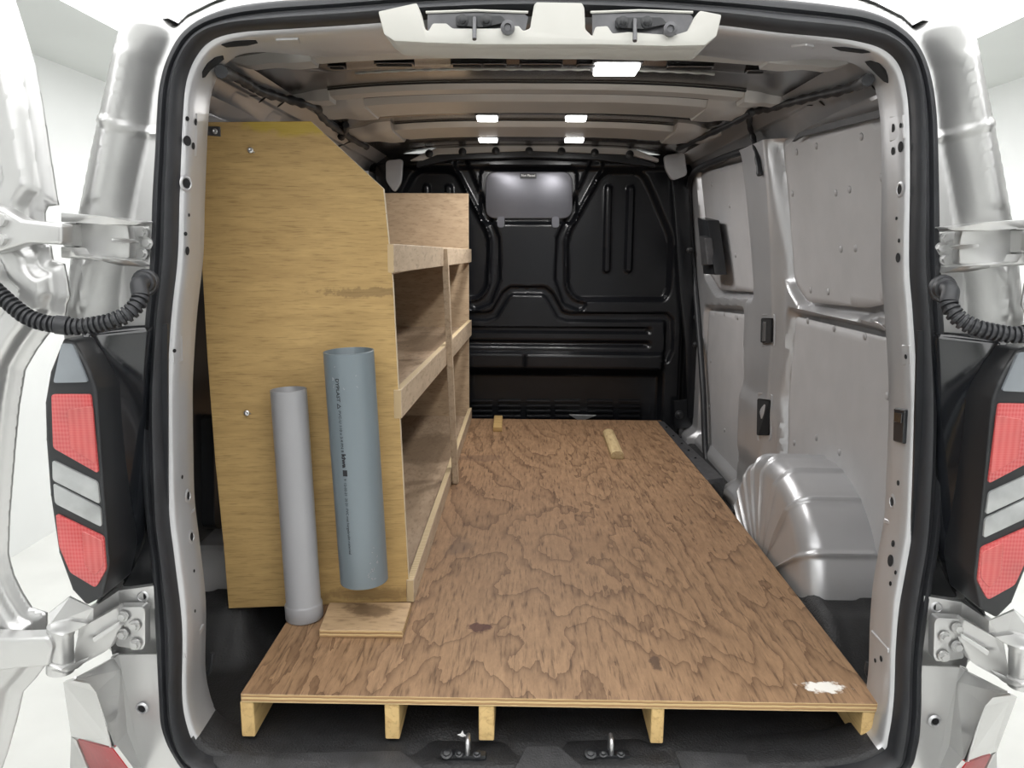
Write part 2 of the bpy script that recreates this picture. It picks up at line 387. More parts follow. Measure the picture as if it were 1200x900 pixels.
# ================================================================== the photo booth
RXL, RXR, RYB, RYF, CZ = -2.5, 2.75, 8.0, -4.5, 2.46
def struct(name, *a, **k): return prop(box(name, *a, **k), kind='structure')
struct('floor', (RXL - .1, RYF - .1, -0.1), (RXR + .1, RYB + .1, 0.0), FLOORW)
struct('wall_left', (RXL - .1, RYF, 0), (RXL, RYB, CZ), WHITE)
struct('wall_right', (RXR, RYF, 0), (RXR + .1, RYB, CZ), WHITE)
struct('wall_front', (RXL - .1, RYB, 0), (RXR + .1, RYB + .1, CZ), WHITE)
struct('unseen_wall_back', (RXL - .1, RYF - .1, 0), (RXR + .1, RYF, CZ), GREYW)  # unseen wall behind the camera, greyed to darken reflections and cut fill
struct('ceiling', (RXL - .1, RYF - .1, CZ), (RXR + .1, RYB + .1, CZ + .1), CEIL)
cl = box('ceiling_light_panel', (-1.78, -3.6, CZ - .03), (1.97, 7.2, CZ - .002), SOFT)
prop(cl, 'large glowing white ceiling light panel above the van', 'ceiling light')

# ================================================================== the van
van = empty('panel_van', (XC, 2.6, 0.0))
prop(van, 'silver panel van seen from behind with both rear doors swung open', 'van')

# rear opening: seal and jamb, outer (seal) and inner edge as measured
PAIRS = [((640,938),(640,908)),((420,934),(420,904)),((290,920),(300,899)),((225,897),(250,889)),((206,873),(228,876)),((194,844),(217,850)),((191,805),(212,815)),((187,730),(212,735)),
 ((183,660),(203,655)),((176,600),(197,605)),((171,540),(195,540)),((169,480),(194,470)),((172,420),(196,420)),((176,370),(200,365)),((181,305),(207,300)),((184,230),(209,230)),((187,180),(211,180)),
 ((189,140),(213,135)),((192,105),(217,95)),((201,72),(229,65)),((219,41),(248,46)),((250,20),(280,37)),((300,7),(335,33)),((400,-1),(400,29)),((500,-8),(500,22)),((617,-12),(617,18)),
 ((740,-9),(740,21)),((840,-3),(840,28)),((920,3),(912,37)),((980,10),(975,43)),((1012,16),(1008,48)),((1040,28),(1036,57)),((1066,50),(1054,74)),((1082,82),(1063,101)),((1091,130),(1067,140)),
 ((1094,200),(1068,210)),((1096,300),(1067,310)),((1099,360),(1071,365)),((1103,440),(1076,450)),((1104,510),(1076,510)),((1102,575),(1073,578)),((1095,630),(1070,628)),((1087,680),(1063,670)),
 ((1081,720),(1055,716)),((1075,770),(1051,765)),((1074,830),(1049,820)),((1070,868),(1043,864)),((1056,898),(1034,884)),((1000,925),(985,899)),((860,934),(860,905))]
SO = cr([PR(*p[0]) for p in PAIRS], 5, True); SI = cr([PR(*p[1]) for p in PAIRS], 5, True)
def ringloft(name, rows, mat_, parent, smooth=50):
    v, f = [], []; n = len(rows[0])
    for r in rows: v += list(r)
    for i in range(len(rows) - 1):
        for k in range(n): f.append((i * n + k, i * n + (k + 1) % n, (i + 1) * n + (k + 1) % n, (i + 1) * n + k))
    return raw(name, v, f, mat_, parent, smooth, fix=True)
PROF = [(0.0, .012), (0.0, -.012), (.06, -.022), (.2, -.029), (.38, -.030), (.47, -.022), (.53, -.022), (.6, -.030), (.78, -.034), (.93, -.028), (1.0, -.014), (1.0, .02)]
seal = ringloft('door_seal', [[o * (1 - t) + i * t + np.array([0, h, 0]) for o, i in zip(SO, SI)] for t, h in PROF], RUBBER, van)
def jdepth(p): return .110 + .10 * float(ss(p[2], 1.80, 1.875) * (1 - ss(abs(p[0] - XC), .40, .58)))
cen = np.array([XC, 0, 1.2])
def inw(p, d):                                                    # toward the middle of the opening
    v = cen - p; v[1] = 0; return p + v / np.linalg.norm(v) * d
rowsJ = []
for t, dd in [(0, -.004), (.03, .006), (.10, .010), (.3, .010), (.6, .008), (.9, .006), (1.0, 0.0)]:
    rowsJ.append([inw(i, dd) + np.array([0, .004 + t * jdepth(i), 0]) for i in SI])
jamb = ringloft('rear_door_jamb', rowsJ, [SILVER_IN, LINER], van)
for pg in jamb.data.polygons:                                     # the floor liner wraps over the lower corners
    if pg.center.z < .600: pg.material_index = 1
out = []
for k, dd in [(0, 0), (1, .05), (2, .12)]:
    out.append([inw(i, -dd if i[2] > .75 else -dd * .2) + np.array([0, .004 + jdepth(i) + .012 * k, 0]) for i in SI])
ringloft('jamb_return', out, SILVER_IN, van)

# silver sheet metal around the opening: pillars and rear roof edge
LO_PX = [(617,-46),(500,-44),(380,-38),(290,-26),(240,-8),(208,8),(196,19),(184,13),(162,16),(147,27),(138,45),(131,75),(119,130),(107,185),(97,235),(90,270),(84,310),(80,345),(77,385),(84,450),(92,550),(100,650),(110,700),(118,760),(130,800),(150,860)]
lo = [PR(*p) for p in LO_PX]; left = [(p[0], p[2]) for p in lo]
outline = left + [(-.60, .50), (2 * XC + .60, .50)] + [(2 * XC - x, z) for x, z in left[::-1][:-1]]
hole = [((o[0] * .6 + i[0] * .4), (o[2] * .6 + i[2] * .4)) for o, i in zip(SO, SI)]
def pl(px): 
    q = [PR(*p) for p in px]; q = sorted([(p[2], p[0]) for p in q]); return np.array(q)
LA = pl([(198,15),(193,42),(179,75),(173,110),(169,150),(158,200),(149,250),(144,300),(138,345),(136,385),(136,700)])
LB = pl([(166,15),(158,60),(152,85),(145,120),(138,145),(130,200),(121,245),(112,300),(108,345),(106,385),(106,700)])
SEAM = [tuple(PR(*p)[[0, 2]]) for p in [(120,141),(140,147),(160,153),(190,156)]]
STRIP = [tuple(PR(*p)[[0, 2]]) for p in rnd([(147,62),(158,62),(124,236),(112,236)], 4)]
STRIP2 = [tuple(PR(*p)[[0, 2]]) for p in rnd([(107,306),(118,306),(108,362),(97,360)], 4)]
osd = np.array(outline)
def rear_sheet(x, z):
    xl = np.where(x > XC, 2 * XC - x, x)
    xa = np.interp(z, LA[:, 0], LA[:, 1]); xb = np.interp(z, LB[:, 0], LB[:, 1])
    side = ss(-xl, .45, .52)
    tt = np.clip((xa - xl) / np.maximum(xa - xb, 1e-3), -.12, 1.12); h = .052 * (.75 * np.clip(tt, 0, 1) + .25 * ss(tt, -.12, 1.12)) * side
    h = h + .005 * ss(-sdp(xl, z, STRIP)[0], -.006, .006) + .005 * ss(-sdp(xl, z, STRIP2)[0], -.006, .006)
    h = h + .006 * (1 - ss(np.abs(sdl(xl, z, SEAM) - .0), .003, .008))
    d = -sdp(x, z, osd)[0]
    h = h - .05 * (1 - ss(d, 0, .022)) ** 2
    return x, rearY(z) + .02 - h, z
rear = relief('rear_body_frame', outline, .0055, rear_sheet, SILVER, van, holes=[hole], thick=.004)

# outer shell (sides and roof): the rear outline carried forward, filling out to full width
def shell():
    base = [(x, z) for x, z in left[1:]] + [(left[-1][0] + .03, .50), (-.70, .32)]
    base = base[::-1] + [(left[0][0], left[0][1])] + [(2 * XC - x, z) for x, z in base]
    ys = [.02, .06, .10, .14, .18, .22, .26, .30, .35, .5, 1.2, 2.2, 3.3]; v, f = [], []; n = len(base)
    T = [(.90, .32), (.95, .5), (.96, .9), (.95, 1.25), (.93, 1.6), (.89, 1.87), (.85, 1.955), (.76, 1.995), (.6, 2.008), (.35, 2.014), (0, 2.016)]
    T = np.array([(-x, z) for x, z in T] + [(x, z) for x, z in T[::-1][1:]])
    def arc(p): d = np.concatenate([[0], np.cumsum(np.linalg.norm(np.diff(np.array(p), axis=0), axis=1))]); return d / d[-1]
    s0, s1 = arc(base), arc(T); tx, tz = np.interp(s0, s1, T[:, 0]), np.interp(s0, s1, T[:, 1])
    for y in ys:
        g = float(ss(y, .06, .33))
        for (x, z), X, Z in zip(base, tx, tz):
            v.append((XC + (x - XC) * .985 * (1 - g) + X * g, rearY(z) + y, (z - .006) * (1 - g) + Z * g))
    for i in range(len(ys) - 1):
        for k in range(n - 1): f.append((i * n + k, i * n + k + 1, (i + 1) * n + k + 1, (i + 1) * n + k))
    return raw('body_shell', v, f, SILVER, van, 60)
shell()

# ---- side walls
def yz(px, off=0.0): p = PW(px[0], px[1], off); return (p[1], p[2])
REAR_Y = 1.77
PAN = {   # outlines of the four lining boards on the right wall, (Y, z)
 'ru': rnd([yz((924,165)), yz((1041,136)), (1.74, yz((1041,136))[1] - .005), (1.74, yz((1045,356))[1] + .005), yz((1045,356)), yz((1024,361)), yz((954,354)), yz((938,330))], .035),
 'rl': rnd([yz((939,371)), yz((1044,395)), (1.74, yz((1044,395))[1] + .01), (1.74, .60), (2.52, .60), yz((931,470))], .02),
 'fu': rnd([yz((826,203)), yz((887,187)), yz((901,343)), yz((849,340)), yz((836,320))], .03),
 'fl': rnd([yz((836,364)), yz((881,369)), yz((879,412)), yz((889,436)), yz((884,525)), yz((868,577)), yz((826,531))], .02)}
def grow(poly, g):
    c = np.mean(np.array(poly), 0); o = []
    for p in poly:
        v = np.array(p) - c; o.append(tuple(np.array(p) + v / np.linalg.norm(v) * g))
    return o
WIN = {k: grow(v, .018) for k, v in PAN.items()}
pilY0, pilY1 = yz((893,300))[0], yz((930,300))[0]
def wall_fn(sign):
    def fn(y, z):
        d = np.full(y.shape, 1e9)
        for k in WIN: d = np.minimum(d, sdp(y, z, WIN[k])[0])
        h = .038 * ss(d, -.004, .02)
        pil = ss(y, pilY1 - .02, pilY1 + .03) * (1 - ss(y, pilY0 - .01, pilY0 + .03))
        h = h + .03 * pil * ss(d, 0, .03) * (1 + .5 * (1 - ss(z, .95, 1.02)) * ss(z, .7, .8))
        X = WX(z) - h
        X = X - .05 * (1 - ss(z, .57, .63)) * (y > 2.5)
        if sign < 0: X = 2 * XC - X
        return X, y, z
    return fn
wo = [(REAR_Y - .05, FZ - .02), (4.06, FZ - .02), (4.06, 1.865), (REAR_Y - .05, 1.865)]
wallR = relief('side_wall', wo, .0085, wall_fn(1), SILVER_IN, van)
wallR['label'] = 'right inner side wall of bare silver metal'
wallL = relief('side_wall', wo, .014, wall_fn(-1), SILVER_IN, van)
wallL['label'] = 'left inner side wall behind the plywood shelves'
fast_me = lathe('fastener', [(.0098, 0), (.0098, .0015), (.008, .0032), (.0045, .0042), (.0, .0045)], FAST, make=False, n=12)
FPX = {'ru': [(935,178),(958,171),(1011,160),(930,227),(981,226),(997,222),(987,292),(1004,291),(951,340),(972,342),(1035,208),(1038,300)],
       'rl': [(948,376),(979,385),(1015,394),(932,519),(958,513),(985,530),(1041,464)],
       'fu': [(835,216),(878,202),(856,241),(863,299),(831,258),(836,300),(850,331),(893,333)],
       'fl': [(850,368),(865,372),(877,377),(834,423),(877,432),(832,475),(850,504),(830,528),(851,553)]}
LABP = {'ru': 'grey upper lining board nearest the rear door', 'rl': 'grey lower lining board behind the wheel arch', 'fu': 'grey upper lining board on the sliding door', 'fl': 'grey lower lining board on the sliding door'}
for k, poly in PAN.items():
    pan = relief('lining_panel', poly, .02, lambda y, z: (WX(z) - .016, y, z), LINING, van, thick=.006)
    pan['label'] = LABP[k]
    for q in FPX[k]:
        l, n, _ = hit(pan, *q)
        if l is not None: place('fastener', fast_me, l + n * .003, n, pan)
    if k in ('ru', 'fu'):
        p2 = relief('lining_panel', poly, .03, lambda y, z: (2 * XC - WX(z) + .016, y, z), LINING if k == 'ru' else BLACKP, van, thick=.006)
# crack line in the front lower board
p0 = [PW(*q, .0195) for q in [(875,455),(873,478),(867,498),(865,530),(865,565)]]
tube('scratch', cr(p0, 4), .0016, FAST, van, 6)
# embossed plug on the waist rail
disc_me = lathe('rail_plug', [(.019, 0), (.019, .002), (.016, .004), (.011, .003), (0, .003)], SILVER_IN, make=False, n=20)
hole_me = lathe('access_hole', [(1.0, 0), (1.0, .0006), (0, .0007)], HOLE, make=False, n=16)
rim_me = lathe('hole_rim', [(1.75, 0), (1.5, .0012), (1.25, .002), (1.02, .0012), (1.0, .0)], SILVER_IN, make=False, n=20)
l, n, _ = hit(wallR, 1033, 382)
if l is not None:
    pp = place('rail_plug', disc_me, l, n, van); place('access_hole', hole_me, l + n * .0032 + Vector((0, .0, -.005)), n, pp, (.005, .005, 1))
def dark_hole(o, x, y, rpx, rim=False, asp=1.0, name='access_hole'):
    l, n, d = hit(o, x, y)
    if l is None: return
    r = rpx * d / F
    h = place(name, hole_me, l + n * .0008, n, van, (r, r * asp, 1))
    if rim: place('hole_rim', rim_me, l + n * .0002, n, van, (r, r * asp, 1))
def on_surf(o, name, px, depth, mt, bev=.0015, parent=None):
    pts, ns = [], Vector()
    for p_ in px:
        l, n, _ = hit(o, *p_)
        if l is None: return None
        pts.append(l); ns += n
    ns.normalize()
    return slab(name, [p_ + ns * depth for p_ in pts], -ns * depth * 2, mt, parent or van, bev)
for q in ([(893,368),(909,368),(908,406),(892,406)], [(888,460),(906,462),(904,517),(887,517)]):
    on_surf(wallR, 'pocket_rim', rnd(q, 3, 3), .003, SILVER_IN, .002)
    c = np.mean(np.array(q), 0); on_surf(wallR, 'pillar_pocket', rnd([tuple(c + (np.array(p_) - c) * .76) for p_ in q], 2, 2), .010, HOLE, 0)
on_surf(wallR, 'pocket_bar', [(898,377),(900.5,377),(900,400),(897,400)], .012, STEEL, .001)
# sliding door seal, latch and track
sp = [PW(*q, .052) for q in [(890,172),(850,184),(818,198),(809,212),(808,235),(811,290),(815,340),(820,400),(824,460),(827,530),(834,556),(852,582),(872,606)]]
tube('sliding_door_seal', cr(sp, 6), .014, RUBBER, van, 8)
slab('door_latch', [PW(*q, .10) for q in [(817,255),(829,258),(838,322),(824,321)]], (.05, 0, 0), BLACKP, van, .004, 2)
slab('latch_bar', [PW(*q, .125) for q in [(819,276),(826,279),(829,310),(822,311)]], (.03, 0, 0), STEELD, van, .003, 2)
tube('door_cable', cr([PW(*q, .06) for q in [(835,560),(852,583),(872,606),(890,630)]], 4), .01, RUBBER, van, 8)

# upper rail on both sides with slots
def rail(sign):
    def fn(y, s):
        X = .852 - .092 * s + .02 * np.sin(s * pi); Z = 1.836 + .108 * s
        h = .010 * ss(np.abs(s - .42), .30, .36) - .003 * ss(np.sin(y * 21), .5, .9) * (1 - ss(np.abs(s - .45), .2, .26))
        X = X - h; Z = Z - h * .5
        return (X if sign > 0 else 2 * XC - X), y, Z
    return relief('upper_rail', [(1.73, 0), (4.04, 0), (4.04, 1.1), (1.73, 1.1)], .012, fn, SILVER_IN, van)
railR = rail(1); railL = rail(-1)

# wheel arches
def arch(sign):
    yc, a, b, x0, x1 = 2.19, .365, .355, .905, .705
    T, S = 300, 40; v, f = [], []
    ribs = [(.44, .012), (.60, .012), (.79, .012), (.97, .012), (1.20, .012), (1.36, .012)]
    for i in range(T + 1):
        th = pi * i / T                       # 0 = front foot, pi = rear foot
        for j in range(S + 1):
            s = j / S
            if s < .4: X = x0 + (x1 + .055 - x0) * (s / .4); k = 1.0; on = 1.0
            elif s < .68:
                g = (s - .4) / .28 * pi / 2; X = x1 + .055 - .055 * sin(g); k = 1 - .155 * (1 - cos(g)); on = 1.0
            else: X = x1 - .012 * (s - .68) / .32; k = .845 * (1 - (s - .68) / .32 * .98); on = 1 - (s - .68) / .32
            bmp = 0
            for r0, w_ in ((.30, .02), (.52, .02), (.80, .02), (1.10, .02), (1.42, .02), (1.78, .02), (2.15, .018), (2.62, .022)):
                bmp += math.exp(-((th - r0) / w_) ** 2)
            e = .010 * bmp * min(1, on * 1.5) * (1 - ss(s, .78, .98)) * ss(s, .03, .08)
            cy = cos(th); sy = abs(sin(th)) ** .8
            y = yc + a * k * cy; z = FZ + b * k * sy
            if s > .6: X -= e
            else: y += e * cos(th); z += e * sin(th)
            v.append((X if sign > 0 else 2 * XC - X, y, z))
    for i in range(T):
        for j in range(S):
            q = i * (S + 1) + j; f.append((q, q + 1, q + S + 2, q + S + 1))
    return raw('wheel_arch', v, f, SILVER_IN, van, 50, fix=True)
archR = arch(1); archR['label'] = 'ribbed silver wheel arch on the right'
archL = arch(-1)
for s in (1, -1):                         # black skirt of the floor liner around the foot of the arch
    c = cr([(.90, 1.80), (.82, 1.79), (.75, 1.80), (.705, 1.84), (.688, 1.92), (.684, 2.2), (.688, 2.45), (.71, 2.54), (.80, 2.57), (.90, 2.57)], 4)
    v = [(x if s > 0 else 2 * XC - x, y, z) for z in (FZ - .02, FZ + .07, FZ + .085) for x, y in [(c_[0] + (.006 if z > FZ + .08 else 0), c_[1]) for c_ in c]]
    n = len(c); raw('arch_skirt', v, [(i * n + k, i * n + k + 1, (i + 1) * n + k + 1, (i + 1) * n + k) for i in range(2) for k in range(n - 1)], LINER, van, 50).modifiers.new('thickness', 'SOLIDIFY').thickness = .006
slab('window_gap_shade', [PW(*q_, .043) for q_ in [(928,166),(938,160),(1042,134.5),(1042,126),(965,146),(936,156)]], (.01, 0, 0), RUBBER, van)  # black strip added as the shade above the upper lining board
# ---- roof
def roofz(x): return 1.985 - .052 * np.minimum(np.abs((np.asarray(x, float) - XC) / .80), 1.2) ** 3.0
def roof_fn(x, y):
    z = roofz(x); e = 1 - ss(np.abs(x - XC), .52, .62)
    for yc, w_, a in ((1.95, .02, .010), (2.03, .012, -.006), (2.12, .03, -.012), (2.68, .025, .010), (2.9, .02, .008), (3.35, .03, .012), (3.6, .03, .012), (3.8, .02, .01)):
        z = z + a * np.exp(-((y - yc) / w_) ** 2) * e
    return x, y, z
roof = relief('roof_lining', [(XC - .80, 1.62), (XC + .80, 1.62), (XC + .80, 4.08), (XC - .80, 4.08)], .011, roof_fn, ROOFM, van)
def beam(y0, y1, depth, half, name='roof_beam', taper=.08):
    xs = np.linspace(-half, half, 61); v, f = [], []
    for x in xs:
        e = float(ss(half - abs(x), 0, taper)); zr = float(roofz(x + XC)); zb = zr - depth * (.45 + .55 * e)
        wv = .25 * (1 - e) * (y1 - y0)
        for yy, zz in ((y0 - .012 + wv, zr + .004), (y0 + wv, zb + .006), (y0 + .006 + wv, zb), (y1 - .006 - wv, zb), (y1 - wv, zb + .006), (y1 + .012 - wv, zr + .004)):
            v.append((XC + x, yy, zz))
    n = 6
    for i in range(len(xs) - 1):
        for k in range(n - 1): f.append((i * n + k, (i + 1) * n + k, (i + 1) * n + k + 1, i * n + k + 1))
    f.append(tuple(range(n))); f.append(tuple(range((len(xs) - 1) * n, len(xs) * n)))
    return raw(name, v, f, BEAMM, van, 30, fix=True)
def Yr(y, z=1.963): return float(P(617, y, Z=z)[1])
brks = []
beams = [beam(Yr(60), Yr(69), .022, .60), beam(Yr(106), Yr(112), .018, .66), beam(Yr(118), Yr(132), .024, .62), beam(Yr(148), Yr(160), .024, .58)]
for b_, (y0, y1) in zip(beams, ((60, 69), (105.5, 112), (118, 133), (147, 161))):
    for s in (-1, 1):                     # cast end pieces that tie each beam to the rail
        xa, xb = XC + s * (.53 if y0 != 105.5 else .60), XC + s * .735
        ya, yb = Yr(y0), Yr(y1); w_ = (yb - ya) * .5; ym = (ya + yb) / 2
        v, f = [], []; N_ = 10
        for i in range(N_ + 1):
            t = i / N_; x = xa + (xb - xa) * t; k = 1.12 - .35 * float(ss(t, .25, .6)); zr = float(roofz(x)) + .004; dp = .034 - .008 * float(ss(t, .2, .5)) - .02 * float(ss(t, .7, 1))
            for yy, zz in ((-1.15, zr), (-1, zr - dp + .012), (-.8, zr - dp), (.8, zr - dp), (1, zr - dp + .012), (1.15, zr)): v.append((x, ym + yy * w_ * k, zz))
        for i in range(N_):
            for k in range(5): f.append((i * 6 + k, (i + 1) * 6 + k, (i + 1) * 6 + k + 1, i * 6 + k + 1))
        f += [tuple(range(6)), tuple(range(N_ * 6, N_ * 6 + 6))]
        brks.append(raw('beam_bracket', v, f, BEAMM, van, 40, fix=True))
for y0, y1, hw_ in ((60, 69, .58), (106, 112, .60), (118, 132, .56), (148, 160, .52)):   # dark strip painted in for the shadow where each beam meets the roof skin
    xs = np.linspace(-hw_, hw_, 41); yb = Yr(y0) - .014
    slab('beam_gap_shade', [(XC + x, yb, float(roofz(XC + x)) - .002) for x in xs] + [(XC + x, yb - .012, float(roofz(XC + x)) - .002) for x in xs[::-1]], (0, 0, -.003), HOLE, van)
# slots pressed into the panel behind the first beam
for x0, x1, y in ((443,481,73.5),(532,562,74.5),(569,590,74.5),(613,655,74.5),(679,700,75),(786,831,77.5),(388,402,77),(877,893,82)):
    l, n, d = hit(roof, (x0 + x1) / 2, y)
    if l is None: continue
    hw = (x1 - x0) / 2 * d / F
    slab('roof_slot_rim', rnd([l + Vector((sx * (hw + .006), sy * .017, -.002)) for sx, sy in ((-1, -1), (1, -1), (1, 1), (-1, 1))], .008, 3), (0, 0, -.004), ROOFM, van, .0015)
    slab('roof_slot', rnd([l + Vector((sx * hw, sy * .009, -.0055)) for sx, sy in ((-1, -1), (1, -1), (1, 1), (-1, 1))], .005, 3), (0, 0, -.002), HOLE, van)
# beads of sealant
tube('sealant_bead', [(x, Yr(91), float(roofz(x)) - .001 + .0008 * sin(x * 900)) for x in np.linspace(-.46, .50, 160)], .0028, TRIM, van, 6)

# ---- bulkhead
BY = 4.0
def bz(px): p = P(px[0], px[1], Y=BY); return (p[0], p[2])
def cz(q): return (430 + q[0] / 2.6475, 160 + q[1] / 2.6475)          # measured on an enlargement
XB = float(P(619, 260, Y=BY)[0])
RP = rnd([bz(cz(q)) for q in [(733,106),(855,106),(885,165),(948,315),(940,480),(925,508),(650,508),(622,470),(620,310)]], .05)
ARCHL = [bz(cz(q)) for q in [(505,478),(548,478),(566,492),(600,552),(625,560),(925,560),(937,572),(937,660),(925,690)]]
DIAG = [bz(cz(q)) for q in [(712,88),(608,318),(603,440),(625,505),(660,520)]]
WINF = rnd([bz((562,195)), bz((677,195)), bz((677,262)), bz((562,262))], .05)
def zrow(cy, cx=600): return bz(cz((cx, cy)))[1]
VR = [[bz(cz((752,162))), bz(cz((746,412)))], [bz(cz((822,162))), bz(cz((814,412)))]]
x_rib1 = bz(cz((880,620)))[0]
def bulk_fn(x, z):
    xr = np.where(x < XB, 2 * XB - x, x)
    h = -.045 * ss(-sdp(xr, z, RP)[0], -.012, .016)
    for q in VR: h = h + .020 * (1 - ss(sdl(xr, z, q), .010, .022))
    h = h - .020 * (1 - ss(sdl(xr, z, ARCHL), .012, .028))
    h = h - .028 * (1 - ss(sdl(xr, z, DIAG), .022, .040)) * ss(sdp(xr, z, RP)[0], -.005, .02)
    h = h - .022 * ss(-sdp(x, z, WINF)[0], -.006, .010)
    ends = 1 - ss(xr, x_rib1 - .03, x_rib1 + .01)
    for cy in (600, 643):
        h = h - .022 * (1 - ss(np.abs(z - zrow(cy)), .006, .020)) * ends
    zt, zb = zrow(668), zrow(712)
    led = ss(z, zb - .035, zb) * (1 - ss(z, zt - .012, zt + .004)); e2 = 1 - ss(xr, bz(cz((905,690)))[0], bz(cz((925,690)))[0])
    h = h + .045 * led * e2 * (1 - .35 * ss(-(x), -bz(cz((495,690)))[0] - .006, -bz(cz((482,690)))[0]))
    h = h - .045 * (1 - ss(z, zb - .06, zb - .02)) * e2
    edge = bz((803, 300))[0]
    h = h - .05 * ss(xr, edge - .01, edge + .03)
    h = h + .03 * ss(z, 1.885, 1.91)
    return x, BY - h, z
bulk = relief('bulkhead', [(XC - .93, FZ - .02), (XC + .93, FZ - .02), (XC + .93, 1.96), (XC - .93, 1.96)], .0068, bulk_fn, BULK, van)
bulk['label'] = 'pressed black steel bulkhead at the front of the load space'
wp = slab('window_blank', [P(*q, Y=BY - .002) for q in rnd([(569,201), (671,201), (671,256), (569,256)], 13)], (0, .018, 0), BULKP, bulk, .004, 3)
wp['label'] = 'grey rectangular blanking panel in place of a window'
for x in (587, 651):
    slab('clip', [P(*q, Y=BY - .008) for q in rnd([(x - 4.5,253), (x + 4.5,253), (x + 4.5,267), (x - 4.5,267)], 4)], (0, .02, 0), BULKP, bulk, .002)
st = slab('sticker', [P(*q, Y=BY - .0045) for q in [(609.5,203), (628.5,203), (628.5,209.5), (609.5,209.5)]], (0, .003, 0), BLACKP, bulk)
def text_mesh(s, size, name, mt, bold=0.0):
    cu = bpy.data.curves.new(name, 'FONT'); cu.body = s; cu.size = size; cu.offset = bold; cu.extrude = 0.0002; cu.resolution_u = 2
    to = bpy.data.objects.new(name, cu); col.objects.link(to)
    me = bpy.data.meshes.new_from_object(to.evaluated_get(bpy.context.evaluated_depsgraph_get()))
    bpy.data.objects.remove(to); me.name = name; me.materials.clear(); me.materials.append(mt); return me
tm = text_mesh('Not Placed', .018, 'lettering', INKW, .0006)
vs = np.array([v.co[:] for v in tm.vertices]); cx = (vs[:, 0].max() + vs[:, 0].min()) / 2
pc = P(619, 206.8, Y=BY - .006); s_ = .068 / (vs[:, 0].max() - vs[:, 0].min())
for v in tm.vertices: v.co = (pc[0] + (v.co.x - cx) * s_, pc[1] - v.co.z, pc[2] + v.co.y * s_)
link(bpy.data.objects.new('lettering', tm), bulk)
# vent slots low on the bulkhead
for x0, x1 in ((553,577),(584,610),(617,645),(650,680),(688,718),(725,750)):
    for y in (470, 476, 482, 488):
        slab('vent_slat', [P(*q, Y=BY + .038) for q in ((x0, y - 1.6), (x1, y - 1.6), (x1, y + 1.2), (x0, y + 1.2))], (0, -.012, 0), BULK, bulk, .002)
slab('warning_mark', [P(*q, Y=BY - .03) for q in ((667,486), (699,487), (680,494))], (0, .02, 0), STEEL, bulk, .001)
# header rail above the bulkhead, with bolts
hr = slab('bulkhead_header', [P(*q, Y=3.86) for q in [(480,188),(495,180),(512,173),(620,169.5),(735,172),(752,178),(772,186),(772,190),(735,181),(620,176.5),(512,181),(495,188)]], (0, .05, 0), BEAMM, van, .003)
slab('header_trim', [P(*q, Y=3.87) for q in [(488,190),(512,181),(620,176.5),(735,181),(768,192),(768,196),(700,187),(620,184),(530,187),(488,196)]], (0, .05, 0), BLACKP, van, .002)
bolt_me = lathe('bolt', [(.019, 0), (.019, .004), (.012, .006), (.012, .012), (.009, .014), (0, .014)], BLACKP, make=False, n=14)
for x, y in ((503,180),(542,178),(581,177),(620,177),(658,177.5),(697,179),(738,181)):
    place('bolt', bolt_me, P(x, y, Y=3.858), (0, -1, 0), van)
# side flange of the bulkhead with bolts
for s in (1, -1):
    pts = [P(*q, Y=3.93) for q in [(787,190),(806,196),(812,330),(822,400),(826,490),(806,490),(803,400),(796,330)]]
    if s < 0: pts = [(2 * XC - p[0], p[1], p[2]) for p in pts]
    slab('bulkhead_flange', pts, (0, .04, 0), BULK, van, .006, 2)
for x, y in ((808,293),(815,404),(816,372),(817,455)):
    place('bolt', bolt_me, P(x, y, Y=3.928), (0, -1, 0), van, (.8, .8, 1))
slab('pillar_bracket', [P(*q, Y=3.80) for q in rnd([(452,188),(472,186),(470,214),(462,226),(452,212)], 5)], (0, .03, 0), SILVER_IN, van, .004)
slab('pillar_bracket', [P(*q, Y=3.80) for q in rnd([(778,182),(802,178),(806,205),(788,212),(780,198)], 5)], (0, .03, 0), SILVER_IN, van, .004)
slab('bulkhead_plate', [P(*q, Y=3.94) for q in [(790,470),(816,466),(817,501),(790,503)]], (0, .02, 0), BULK, van, .003)
place('bolt', bolt_me, P(796, 486, Y=3.938), (0, -1, 0), van, (1.2, 1.2, 1))

# ---- load floor liner and rear sill
PKX = [float(P(545, 888, Z=FZ)[0]), float(P(713, 888, Z=FZ)[0])]
def floor_fn(x, y):
    z = FZ + 0 * x
    z = z + .007 * ss(np.sin((x - XC) * 2 * pi / .16), -.2, .5) * ss(y, 1.50, 1.56)
    sill = 1 - ss(y, 1.40, 1.47)
    pk = np.zeros_like(x)
    for px_ in PKX: pk = np.maximum(pk, 1 - ss(np.abs(x - px_), .055 + (1.47 - y) * .1, .095 + (1.47 - y) * .1))
    mid = (x > PKX[0] - .12) & (x < PKX[1] + .12)
    z = z - .028 * pk * (1 - ss(y, 1.37, 1.45)) - .018 * sill * (1 - pk) * mid * (1 - ss(y, 1.33, 1.40))
    z = z - .03 * (1 - ss(y, 1.31, 1.35))
    up = ss(np.abs(x - XC), .63, .70)
    z = z + .10 * up * ss(y, 1.62, 1.75) * (1 - ss(y, 2.45, 2.6))
    z = z - .015 * ss(np.abs(x - XC), .74, .8) * ss(y, 2.6, 2.7)
    return x, y, z
fl = relief('floor_liner', [(XC - .665, 1.30), (XC + .665, 1.30), (XC + .665, 1.47), (XC + .93, 1.62), (XC + .93, 4.08), (XC - .93, 4.08), (XC - .93, 1.62), (XC - .665, 1.47)], .011, floor_fn, LINER, van)
box('floor_pan', (XC - .66, 1.40, .40), (XC + .66, 4.08, FZ - .05), STEELD, van)
